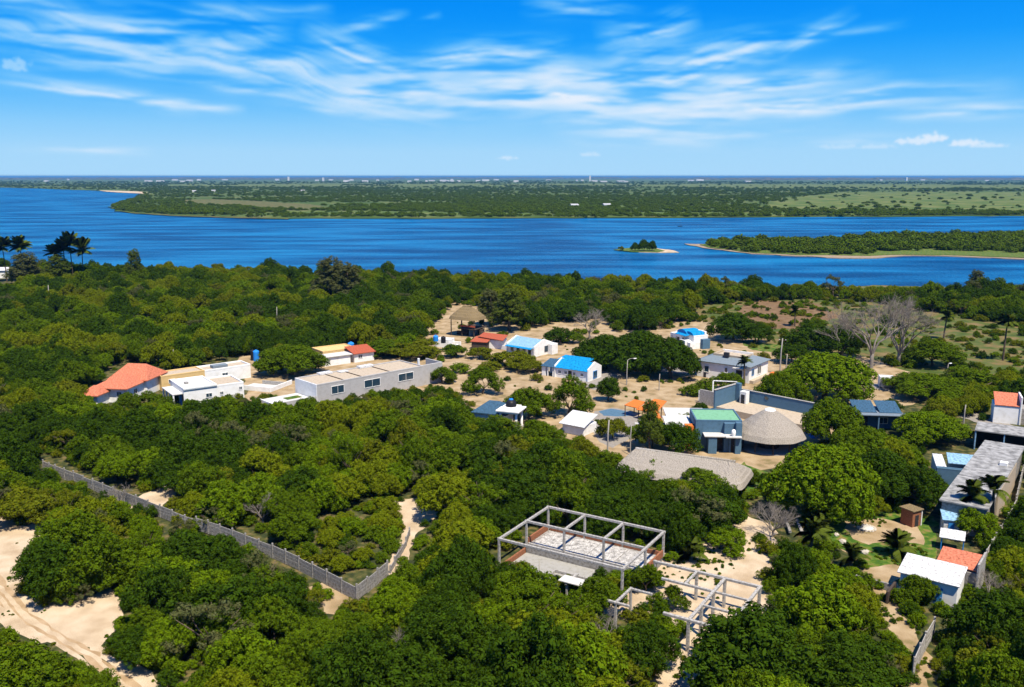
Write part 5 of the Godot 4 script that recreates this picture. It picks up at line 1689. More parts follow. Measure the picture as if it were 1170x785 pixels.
func clear_of(poly: PackedVector2Array) -> void:
	var b := Rect2(poly[0], Vector2.ZERO)
	for p in poly:
		b = b.expand(p)
	clearings.append({"poly": poly, "box": b})


func make_plants() -> void:
	make_kinds()
	for z in [
		pts([-74.59, -110.72, -67.65, -110.72, -58.27, -108.36, -56.89, -103.64, -56.99, -95.49, -52.73, -88.05, -48.97, -87.65, -44.67, -88.05, -45.40, -92.59, -40.78, -85.55, -41.07, -81.77, -40.78, -79.09, -37.45, -76.72, -30.92, -72.20, -29.44, -70.31, -34.21, -71.65, -39.60, -77.81, -44.60, -79.42, -45.71, -78.76, -52.12, -83.35, -60.41, -88.05]),
		pts([-78.36, -141.38, -74.62, -138.58, -59.37, -126.01, -45.20, -114.13, -45.09, -112.25, -55.53, -120.14, -72.20, -133.28, -74.58, -134.13]),
		pts([-53.02, -117.73, -50.23, -126.01, -48.76, -124.49, -49.31, -116.40]),
		pts([-36.89, -109.23, -29.84, -104.18, -17.51, -93.47, -15.02, -98.31, -14.24, -97.12, -16.78, -89.24, -18.96, -89.24, -20.89, -92.59, -27.98, -99.53, -36.17, -106.93]),
		pts([-14.75, -97.83, -13.51, -104.72, -13.43, -109.82, -15.83, -116.07, -11.14, -117.73, -11.24, -113.49, -12.84, -108.65, -12.57, -104.18, -14.01, -96.18]),
		pts([-2.00, -100.03, 1.66, -105.26, 4.34, -109.23, 11.53, -104.72, 18.00, -100.03, 13.36, -96.65, 11.73, -96.65, 8.35, -95.26, 5.49, -94.36, 1.56, -98.55, 0.00, -99.53]),
		pts([16.77, -99.53, 28.07, -93.03, 26.18, -85.55, 23.49, -84.62, 17.87, -77.18, 16.77, -77.49, 17.66, -83.89, 16.84, -85.36, 19.39, -88.05, 17.51, -93.47]),
		pts([10.58, -88.84, 13.35, -91.95, 15.01, -91.31, 14.51, -89.24, 10.83, -85.36]),
		pts([16.04, -79.91, 18.03, -78.76, 16.79, -75.95, 14.87, -72.20, 12.76, -72.20, 14.40, -75.35]),
		pts([21.87, -97.83, 25.29, -106.37, 30.34, -110.42, 32.01, -108.94, 30.06, -104.18, 27.95, -101.04, 29.07, -96.65, 27.79, -93.47, 23.96, -95.72]),
		pts([34.19, -118.75, 39.31, -120.14, 36.84, -109.82, 33.16, -105.81, 31.32, -108.07]),
		pts([37.67, -112.87, 40.38, -110.42, 45.91, -112.87, 53.29, -112.25, 54.75, -109.82, 51.89, -103.64, 45.69, -97.83, 42.14, -96.18, 41.83, -104.99, 39.00, -106.37, 37.32, -108.07]),
		pts([41.13, -96.18, 46.00, -98.55, 43.64, -92.59, 41.25, -93.47]),
		pts([39.99, -88.05, 41.32, -87.65, 40.78, -80.74, 43.63, -84.62, 43.65, -83.53, 36.72, -73.60, 34.99, -72.20, 37.97, -72.20, 37.99, -75.35, 37.98, -79.09]),
		pts([71.56, -146.80, 84.20, -153.74, 88.40, -148.35, 74.37, -123.01, 64.49, -113.49, 65.34, -112.87, 54.98, -99.04, 52.35, -93.91, 49.59, -91.74, 44.39, -94.81, 47.85, -102.85, 51.92, -104.18, 52.45, -109.82, 56.17, -118.75, 59.30, -118.07]),
		pts([-84.64, -175.21, -76.33, -172.39, -72.98, -179.60, -56.55, -182.64, -46.90, -181.11, -33.75, -179.60, -25.65, -187.40, -14.23, -192.40, -9.38, -181.11, -8.42, -172.39, -2.13, -160.72, 2.39, -155.43, 8.72, -154.86, 13.69, -153.74, 14.80, -136.77, 16.33, -140.43, 20.82, -139.50, 27.18, -131.59, 28.38, -127.56, 35.18, -128.35, 38.71, -126.78, 45.65, -138.58, 52.21, -145.28, 63.24, -164.44, 68.85, -151.00, 79.17, -167.01, 92.94, -189.04, 97.11, -202.27, 104.71, -228.75, 88.53, -234.86, 86.38, -274.21, 73.83, -249.49, 70.78, -277.64, 63.07, -274.21, 58.96, -274.21, 50.73, -274.21, 45.80, -261.29, 29.76, -258.24, 29.14, -277.64, 15.08, -274.21, 3.93, -261.29, -7.11, -284.75, -12.46, -312.68, -21.81, -312.68, -22.76, -284.75, -25.10, -258.24, -21.86, -228.75, -14.98, -212.12, -20.62, -215.26, -25.44, -219.58, -28.49, -217.40, -39.12, -228.75, -45.09, -236.13, -48.99, -226.39, -48.99, -211.09, -54.18, -202.27, -66.55, -224.07, -78.42, -207.08, -82.35, -203.22, -94.60, -213.16, -91.79, -189.04]),
		pts([62.31, -312.68, 123.55, -331.16, 156.67, -267.60, 148.44, -228.75, 123.46, -209.07, 95.83, -199.48, 87.18, -231.16, 73.23, -231.16, 63.68, -270.87]),
		pts([95.63, -172.39, 102.65, -172.39, 89.60, -149.40, 80.41, -149.40, 82.07, -160.72, 89.46, -160.72]),
		pts([-249.61, -416.85, -232.67, -413.05, -215.36, -381.69, -228.99, -381.69])]:
		clear_of(z)
	find_footprints()
	village_trees()
	var placed: Array = []   # [position, radius]
	for o in get_children():
		if o.has_meta("category") and o.get_meta("category") in ["tree", "palm", "bush"]:
			placed.append([Vector2(o.position.x, o.position.z), 2.2])
	# the thicket: jittered rows of trees over the whole near bank
	var wood := []
	var r := RandomNumberGenerator.new()
	r.seed = 2024
	var tint := FastNoiseLite.new()
	tint.seed = 8
	tint.frequency = 0.021
	var plot := pts([-27.89, -102.06, -22.47, -116.73, -13.90, -116.07, -13.04, -106.37, -14.63, -95.49, -16.58, -88.05])
	var z := -50.0
	while z > -425.0:
		var far := clampf((-z - 110.0) / 200.0, 0.0, 1.0)
		var step := lerpf(3.9, 4.9, far)
		var half := -z * 0.66 + 26.0
		var x := -half + r.randf() * step
		while x < half:
			var p := Vector2(x + r.randf_range(-1.6, 1.6), z + r.randf_range(-1.6, 1.6))
			x += step * r.randf_range(0.85, 1.15)
			if p.y < shore_z(p.x) + 5.0 or on_house(p):
				continue
			var w := 4.2 + 6.4 * pow(r.randf(), 1.3)
			var h := w * r.randf_range(0.42, 0.68) + 1.0
			if r.randf() < 0.12:
				h *= 1.25
			if Geometry2D.is_point_in_polygon(p, plot):
				w = r.randf_range(2.4, 5.0)
				h = w * 0.42 + 0.5
			var ok := false
			for attempt in 3:
				if not blocked(p, w * 0.5, h):
					ok = true
					break
				w *= 0.62
				h *= 0.6
			if not ok:
				continue
			var near := false
			for q in placed:
				if q[0].distance_squared_to(p) < q[1] * q[1]:
					near = true
					break
			if near:
				continue
			wood.append([p, w, h, pick_kind(r, 0.45 if Geometry2D.is_point_in_polygon(p, plot) else tint.get_noise_2d(p.x, p.y), w)])
		z -= step * 0.82
	wood_trees(wood)
	ground_cover()
	far_plants()


func shore_z(x: float) -> float:
	var line := pts([-428.92, -432.62, -327.97, -423.35, -241.87, -418.87, -177.99, -414.47, -73.43, -401.82, 5.56, -375.05, 74.86, -351.56, 140.78, -342.36, 195.12, -336.48, 269.57, -333.62, 365.75, -330.80])
	for i in line.size() - 1:
		if x <= line[i + 1].x:
			return lerpf(line[i].y, line[i + 1].y, clampf((x - line[i].x) / (line[i + 1].x - line[i].x), 0, 1))
	return line[line.size() - 1].y


func pick_kind(r: RandomNumberGenerator, n: float, w: float) -> String:
	if w < 3.2:
		return "shrub_%d" % (r.randi() % 4)
	if r.randf() < 0.09:
		return "open_%d" % (r.randi() % 3)
	var roll := r.randf() + n * 1.3
	if roll < 0.34:
		return "thicket_%d" % [1, 5, 11][r.randi() % 3]
	if roll < 0.62:
		return "thicket_%d" % [0, 4, 7, 10][r.randi() % 4]
	if roll < 0.8:
		return "thicket_%d" % [3, 8][r.randi() % 2]
	if roll < 0.9:
		return "thicket_%d" % [2, 6, 13][r.randi() % 3]
	return "thicket_%d" % [9, 12][r.randi() % 2]


func zone_of(p: Vector2) -> Array:
	# where in the scene a thicket tree stands, said by what is beside it
	var d := -p.y
	var u := p.x / d
	if d < 108.0:
		if u < -0.36:
			return ["beside the sandy road", "trees beside the sandy road"]
		if u < -0.12:
			return ["below the corner of the panel wall", "trees below the panel wall"]
		if u < 0.3:
			return ["around the roofless concrete frames", "trees around the concrete frames"]
		return ["in the wood below the white-roofed shed", "trees below the white-roofed shed"]
	if d < 178.0:
		if u < -0.2:
			return ["between the panel wall and the white house", "trees between the panel wall and the white house"]
		if u < 0.02:
			return ["between the grey house and the concrete frames", "trees between grey house and frames"]
		if u < 0.3:
			return ["in the wood before the long thatched hall", "trees before the thatched hall"]
		return ["near the long flat-roofed house", "trees near the long flat-roofed house"]
	if u < -0.12:
		return ["in the wide thicket behind the white house", "trees behind the white house"]
	if u < 0.2:
		return ["in the thicket between the village and the river", "trees between village and river"]
	return ["along the field edge behind the village", "trees along the field edge"]


func size_word(w: float) -> String:
	return "small" if w < 5.4 else ("medium" if w < 7.0 else ("broad" if w < 8.8 else "very broad"))


func wood_trees(wood: Array) -> void:
	wood.sort_custom(func(a, b): return a[0].length() - a[1] * 4.0 < b[0].length() - b[1] * 4.0)
	var rest := {}
	var made := 0
	var tone := {}
	for a in wood:
		var p: Vector2 = a[0]
		var u := absf(p.x / -p.y)
		var seen := u < 0.56 and -p.y > 70.0
		var turn := rng.randf() * TAU
		if seen and made < 300 and not a[3].begins_with("shrub"):
			var k: Dictionary = kinds[a[3]]
			var zone := zone_of(p)
			plant(a[3], "thicket_tree", v3(p), a[1], a[2], "%s %s %s tree %s" % [size_word(a[1]), k.look, "thin-crowned" if a[3].begins_with("open") else "dome-crowned", zone[0]], "tree", "%s %s %s%s" % [size_word(a[1]), k.look, "thin-crowned " if a[3].begins_with("open") else "", zone[1]], turn)
			made += 1
			continue
		if not rest.has(a[3]):
			rest[a[3]] = []
		var kk: Dictionary = kinds[a[3]]
		rest[a[3]].append(Transform3D(Basis(Vector3.UP, turn).scaled(Vector3(a[1] / kk.w, a[2] / kk.h, a[1] / kk.w)), v3(p)))
	var o := stuff("woodland", "dense green coastal thicket stretching to the river", "woodland")
	for k in rest:
		copies("trees", whole_tree(kinds[k]), rest[k], o)


func ground_cover() -> void:
	# low shrubs under and between the trees and over the field
	var r := RandomNumberGenerator.new()
	r.seed = 31
	var rest := {}
	var patch := FastNoiseLite.new()
	patch.seed = 44
	patch.frequency = 0.09
	patch.fractal_octaves = 3
	for i in 12000:
		var z := -lerpf(55.0, 400.0, pow(r.randf(), 1.25))
		var p := Vector2(r.randf_range(-1, 1) * (-z * 0.64 + 12.0), z)
		if p.y < shore_z(p.x) + 2.0:
			continue
		var w := r.randf_range(1.0, 2.6)
		if blocked(p, w * 0.3, w * 0.5):
			continue
		var k := "shrub_%d" % (r.randi() % 4)
		if not rest.has(k):
			rest[k] = []
		rest[k].append(Transform3D(Basis(Vector3.UP, r.randf() * TAU).scaled(Vector3(w / 3.0, w * r.randf_range(0.5, 0.9) / 2.1, w / 3.0)), v3(p)))
	# tufts on the field and along the edges of the sand
	for zone in [[pts([63.17, -317.11, 125.36, -336.12, 162.37, -277.64, 148.44, -228.75, 122.33, -207.08, 94.99, -197.67, 86.30, -228.75, 72.49, -228.75, 62.94, -267.60]), 620, 0.5, 3.0], [pts([-27.03, -319.37, 62.02, -319.37, 72.49, -228.75, 56.53, -189.04, 17.61, -149.40, -3.96, -154.86, -11.96, -181.11, -21.96, -207.08]), 190, 0.5, 2.8], [pts([37.57, -114.45, 55.92, -112.87, 49.55, -99.04, 45.39, -96.65, 40.99, -104.18]), 120, 0.2, 0.6], [pts([-67.65, -110.72, -58.38, -108.36, -40.60, -85.55, -30.92, -72.20, -45.80, -72.20]), 60, 0.2, 0.6], [pts([16.69, -99.04, 32.71, -109.82, 27.99, -86.11, 14.48, -72.20, 12.70, -75.95]), 160, 0.2, 0.7], [pts([41.41, -94.36, 45.39, -96.65, 38.36, -72.20, 34.05, -72.20]), 70, 0.25, 0.8]]:
		var b := Rect2(zone[0][0], Vector2.ZERO)
		for q in zone[0]:
			b = b.expand(q)
		for i in zone[1] * 7:
			var p := Vector2(r.randf_range(b.position.x, b.end.x), r.randf_range(b.position.y, b.end.y))
			if not Geometry2D.is_point_in_polygon(p, zone[0]):
				continue
			if patch.get_noise_2d(p.x, p.y) < r.randf_range(-0.02, 0.3) or on_house(p):
				continue
			var w: float = zone[2] + (zone[3] - zone[2]) * pow(r.randf(), 1.4)
			var k := "shrub_%d" % (r.randi() % 4)
			if not rest.has(k):
				rest[k] = []
			rest[k].append(Transform3D(Basis(Vector3.UP, r.randf() * TAU).scaled(Vector3(w / 3.0, w * r.randf_range(0.4, 0.8) / 2.1, w / 3.0)), v3(p)))
	var o := stuff("undergrowth", "low green scrub under the trees and over the field", "undergrowth")
	for k in rest:
		copies("shrubs", whole_tree(kinds[k]), rest[k], o)


func far_plants() -> void:
	var r := RandomNumberGenerator.new()
	r.seed = 77
	var n := FastNoiseLite.new()
	n.seed = 5
	n.frequency = 0.0032
	n.fractal_octaves = 3
	var rest := {}
	var bank := pts([-3524.22, -3680.09, -2060.87, -3623.34, -1698.31, -3270.25, -1310.46, -2835.71, -988.75, -2412.73, -814.81, -1958.75, -679.32, -1565.30, -596.67, -1340.47, -530.78, -1202.11, -483.54, -1137.47, -398.01, -1057.27, -320.09, -1006.85, -243.30, -975.12, -157.43, -975.12, -81.10, -975.12, 14.43, -983.39, 111.35, -989.68, 210.39, -1000.34, 312.25, -1013.44, 414.97, -1022.37, 595.36, -1040.69, 941.67, -1052.48])
	var open := [pts([-621.53, -1677.71, -596.23, -1773.16, -450.07, -1619.56, -312.25, -1422.22, -241.04, -1233.97, -275.96, -1202.11, -348.06, -1250.54, -464.91, -1422.22, -546.61, -1514.53]), pts([-1320.85, -2870.40, -1214.03, -2785.23, -1054.34, -2585.67, -927.11, -2294.62, -1016.41, -2400.37, -1189.70, -2629.15])]
	var meadow := [pts([340.38, -1267.55, 577.04, -1880.06, 903.89, -2476.44, 1310.30, -2614.50, 1637.24, -2352.20, 1204.02, -1514.53, 780.90, -1202.11, 653.45, -1143.06, 498.04, -1171.84]), pts([-307.25, -1186.79, -188.91, -1171.84, -26.94, -1102.41, 58.85, -1094.63, 56.48, -1050.10, -67.35, -1059.68, -173.31, -1074.38, -267.85, -1074.38]), pts([-1854.78, -4712.90, -985.17, -5481.50, 1070.26, -5123.46, 3210.28, -4620.32, 2258.27, -3247.64, 1267.05, -3139.10, 424.73, -3799.08, -694.46, -3861.50, -1445.23, -3861.50]), pts([114.49, -1115.64, 193.12, -1129.18, 340.24, -1105.03, 439.95, -1084.41, 426.14, -1050.10, 270.90, -1045.38, 138.62, -1050.10])]
	for i in 32000:
		var d := 1.0 / lerpf(1.0 / 1000.0, 1.0 / 7000.0, pow(r.randf(), 0.8))
		var p := Vector2(r.randf_range(-0.66, 0.66) * d, -d)
		if not on_far_bank(p, bank):
			continue
		var skip := false
		for q in open:
			skip = skip or Geometry2D.is_point_in_polygon(p, q)
		for q in meadow:
			skip = skip or (r.randf() < 0.94 and Geometry2D.is_point_in_polygon(p, q))
		if skip or n.get_noise_2d(p.x * 0.5, p.y) + r.randf_range(-0.25, 0.4) < -0.12:
			continue
		far_bush(r, rest, p, r.randf_range(3.0, 9.0) * (1.0 + d / 4000.0), 0.75)
	# a thick fringe along the water's edge
	for i in range(5, bank.size() - 1):
		var a: Vector2 = bank[i]
		var b: Vector2 = bank[i + 1]
		for k in int(a.distance_to(b) / 3.4):
			var p := a.lerp(b, r.randf()) + Vector2(r.randf_range(-6, 6), -r.randf_range(5.0, 60.0))
			if n.get_noise_2d(p.x * 2.6, p.y * 0.5) + r.randf_range(-0.2, 0.5) < 0.0 or not on_far_bank(p, bank):
				continue
			far_bush(r, rest, p, r.randf_range(4.0, 10.0), 0.95)
	# tree rows and copses farther out
	for i in 46:
		var d := 1.0 / r.randf_range(1.0 / 9000.0, 1.0 / 2600.0)
		var c := Vector2(r.randf_range(-0.62, 0.62) * d, -d)
		if not on_far_bank(c, bank):
			continue
		var long := r.randf_range(60.0, 420.0) * d / 4000.0
		for k in int(long / 7.0):
			far_bush(r, rest, c + Vector2(r.randf_range(-0.5, 0.5) * long, r.randf_range(-18, 18)), r.randf_range(9.0, 17.0), 0.8)
	var o := stuff("far_woodland", "bush and tree rows covering the flats beyond the river", "woodland")
	for k in rest:
		copies("trees", whole_tree(kinds[k]), rest[k], o)
	# the wooded islands
	rest = {}
	var isle := pts([126.92, -594.48, 129.30, -578.73, 144.31, -540.49, 178.98, -520.21, 204.45, -518.44, 222.37, -537.32, 257.44, -550.24, 291.29, -540.49, 311.32, -521.99, 455.48, -504.69, 598.63, -665.98, 395.15, -687.87, 264.70, -649.07, 192.35, -621.01, 133.13, -601.49])
	var b := Rect2(isle[0], Vector2.ZERO)
	for q in isle:
		b = b.expand(q)
	for i in 2600:
		var p := Vector2(r.randf_range(b.position.x, b.end.x), r.randf_range(b.position.y, b.end.y))
		if Geometry2D.is_point_in_polygon(p, isle):
			var back := clampf((-p.y - 500.0) / 60.0, 0.0, 1.0)
			far_bush(r, rest, p, r.randf_range(4.5, 9.0) * (0.9 + 0.35 * back), r.randf_range(0.7, 1.1))
	o = stuff("island_woodland", "dark bushes covering the long island at the right", "woodland")
	for k in rest:
		copies("trees", whole_tree(kinds[k]), rest[k], o)
	for a in [[Vector3(81.36, 0, -546.95), 8.5, 7.0, "largest dark bush on the tiny river island"], [Vector3(86.21, 0, -546.95), 7.0, 6.2, "dark bush at the sandy end of the tiny river island"], [Vector3(75.97, 0, -546.95), 6.0, 5.2, "smaller dark bush on the tiny river island"], [Vector3(67.83, 0, -550.90), 4.6, 3.4, "pale low bush at the tip of the tiny river island"]]:
		var t := plant("thicket_%d" % (5 if a[1] > 5.0 else 2), "island_bush", a[0], a[1], a[2], a[3], "bush")
		t.position.y = -0.35


func far_bush(r: RandomNumberGenerator, rest: Dictionary, p: Vector2, w: float, tall: float) -> void:
	var k := "far_%d" % (r.randi() % 4)
	if not rest.has(k):
		rest[k] = []
	var y := -0.2 if p.y > -700.0 else 0.0
	rest[k].append(Transform3D(Basis(Vector3.UP, r.randf() * TAU).scaled(Vector3(w / 9.4, w * tall * r.randf_range(0.75, 1.2) / 9.4, w / 9.4)), v3(p, y)))


func on_far_bank(p: Vector2, bank: PackedVector2Array) -> bool:
	# farther from the drone than the shore in the same direction
	var u := p.x / p.y
	var best := INF
	var last := 0.0
	for i in bank.size() - 1:
		var a := bank[i].x / bank[i].y
		var b := bank[i + 1].x / bank[i + 1].y
		if (a - u) * (b - u) <= 0.0 and a != b:
			var c := bank[i].lerp(bank[i + 1], (u - a) / (b - a))
			if -c.y + 3.0 < -p.y:
				last += 1.0
	return int(last) % 2 == 1


# ---------------------------------------------------------------- single trees, palms and dead wood

func palm_parts(seed_: int, high: float, fronds: int, long: float) -> Array:
	var r := RandomNumberGenerator.new()
	r.seed = seed_
	var lean := Vector3(r.randf_range(-0.5, 0.5), 0, r.randf_range(-0.5, 0.5))
	var path := []
	var rad := []
	for k in 6:
		var f := k / 5.0
		path.append(lean * f * f + Vector3(0, high * f, 0))
		rad.append(lerpf(0.26, 0.15, f))
	# one frond: arched rib with leaflets hanging on both sides
	var v := PackedVector3Array()
	var n := PackedVector3Array()
	var c := PackedColorArray()
	for k in 22:
		var f := (k + 1.5) / 23.0
		var p := Vector3(long * f, 0.9 * sin(f * 2.0) - 1.15 * f * f, 0)
		for s in [-1, 1]:
			var l := long * 0.34 * sin(clampf(f * 2.6 + 0.4, 0, PI)) + 0.12
			var e := p + Vector3(l * 0.5, -l * 0.45 + r.randf_range(-0.06, 0.06), s * l * 0.85)
			var wv := Vector3(0.045 * long, 0, -s * 0.02)
			var nn := (e - p).cross(wv).normalized()
			if nn.y < 0:
				nn = -nn
			var tone := r.randf_range(0.75, 1.3)
			for q in [p - wv, p + wv, e, p + wv, e + wv * 0.3, e]:
				v.append(q)
				n.append(nn)
				c.append(Color(tone, tone, tone))
	return [tube(path, rad, 8), leaf_arrays(v, n, c), path[5], fronds]


func palm(label: String, at: Vector3, high: float, long := 2.8, fronds := 16, seed_ := 1, called := "palm") -> void:
	var a := palm_parts(seed_, high, fronds, long)
	var t := thing(called, label, "palm", at, rng.randf() * TAU)
	part("trunk", a[0], M["bark"], t)
	var r := RandomNumberGenerator.new()
	r.seed = seed_ + 9
	for k in fronds:
		var o := part("frond", a[1], M["leaf_palm"], t, a[2])
		o.rotation = Vector3(0, k * 2.39996, r.randf_range(-0.5, 1.15) if k > 5 else r.randf_range(0.8, 1.35))


func grow(st: SurfaceTool, r: RandomNumberGenerator, a: Vector3, d: Vector3, long: float, rad: float, level: int, spread: float) -> void:
	var m := a + d * long * 0.5 + Vector3(r.randfn(), r.randfn(), r.randfn()) * long * 0.05
	var e := a + (d + Vector3(r.randfn(), r.randfn() * 0.5, r.randfn()) * 0.12).normalized() * long
	add_tube(st, [a, m, e], [rad, rad * 0.8, rad * 0.6], 5 if level > 1 else 4)
	if level <= 0:
		return
	for k in (3 if level > 1 else 5):
		var nd := (d + Vector3(r.randfn(), r.randfn() * 0.5 + 0.25, r.randfn()) * spread).normalized()
		grow(st, r, m.lerp(e, r.randf_range(0.2, 1.0)), nd, long * r.randf_range(0.55, 0.8), rad * 0.55, level - 1, spread)


func dead_tree(label: String, at: Vector3, w: float, h: float, seed_: int, trunks := 1, called := "dead_tree") -> void:
	var t := thing(called, label, "tree", at)
	var r := RandomNumberGenerator.new()
	r.seed = seed_
	var fork := h * 0.2
	part("trunk", tube([Vector3(0, -0.1, 0), Vector3(0.1, fork * 0.5, 0), Vector3(0.05, fork, 0.05)], [h * 0.032, h * 0.026, h * 0.024], 8), M["dead_wood"], t)
	var st := SurfaceTool.new()
	st.begin(Mesh.PRIMITIVE_TRIANGLES)
	for k in 4 + trunks:
		var a := TAU * k / (4 + trunks) + r.randf_range(-0.4, 0.4)
		grow(st, r, Vector3(0.05, fork * r.randf_range(0.8, 1.0), 0.05), Vector3(cos(a) * w / h * 0.8, 1.0, sin(a) * w / h * 0.8).normalized(), h * 0.36, h * 0.016, 5 if h > 14.0 or trunks > 4 else 4, 0.5)
	st.generate_normals()
	part("branches", st.commit(), M["dead_wood"], t)


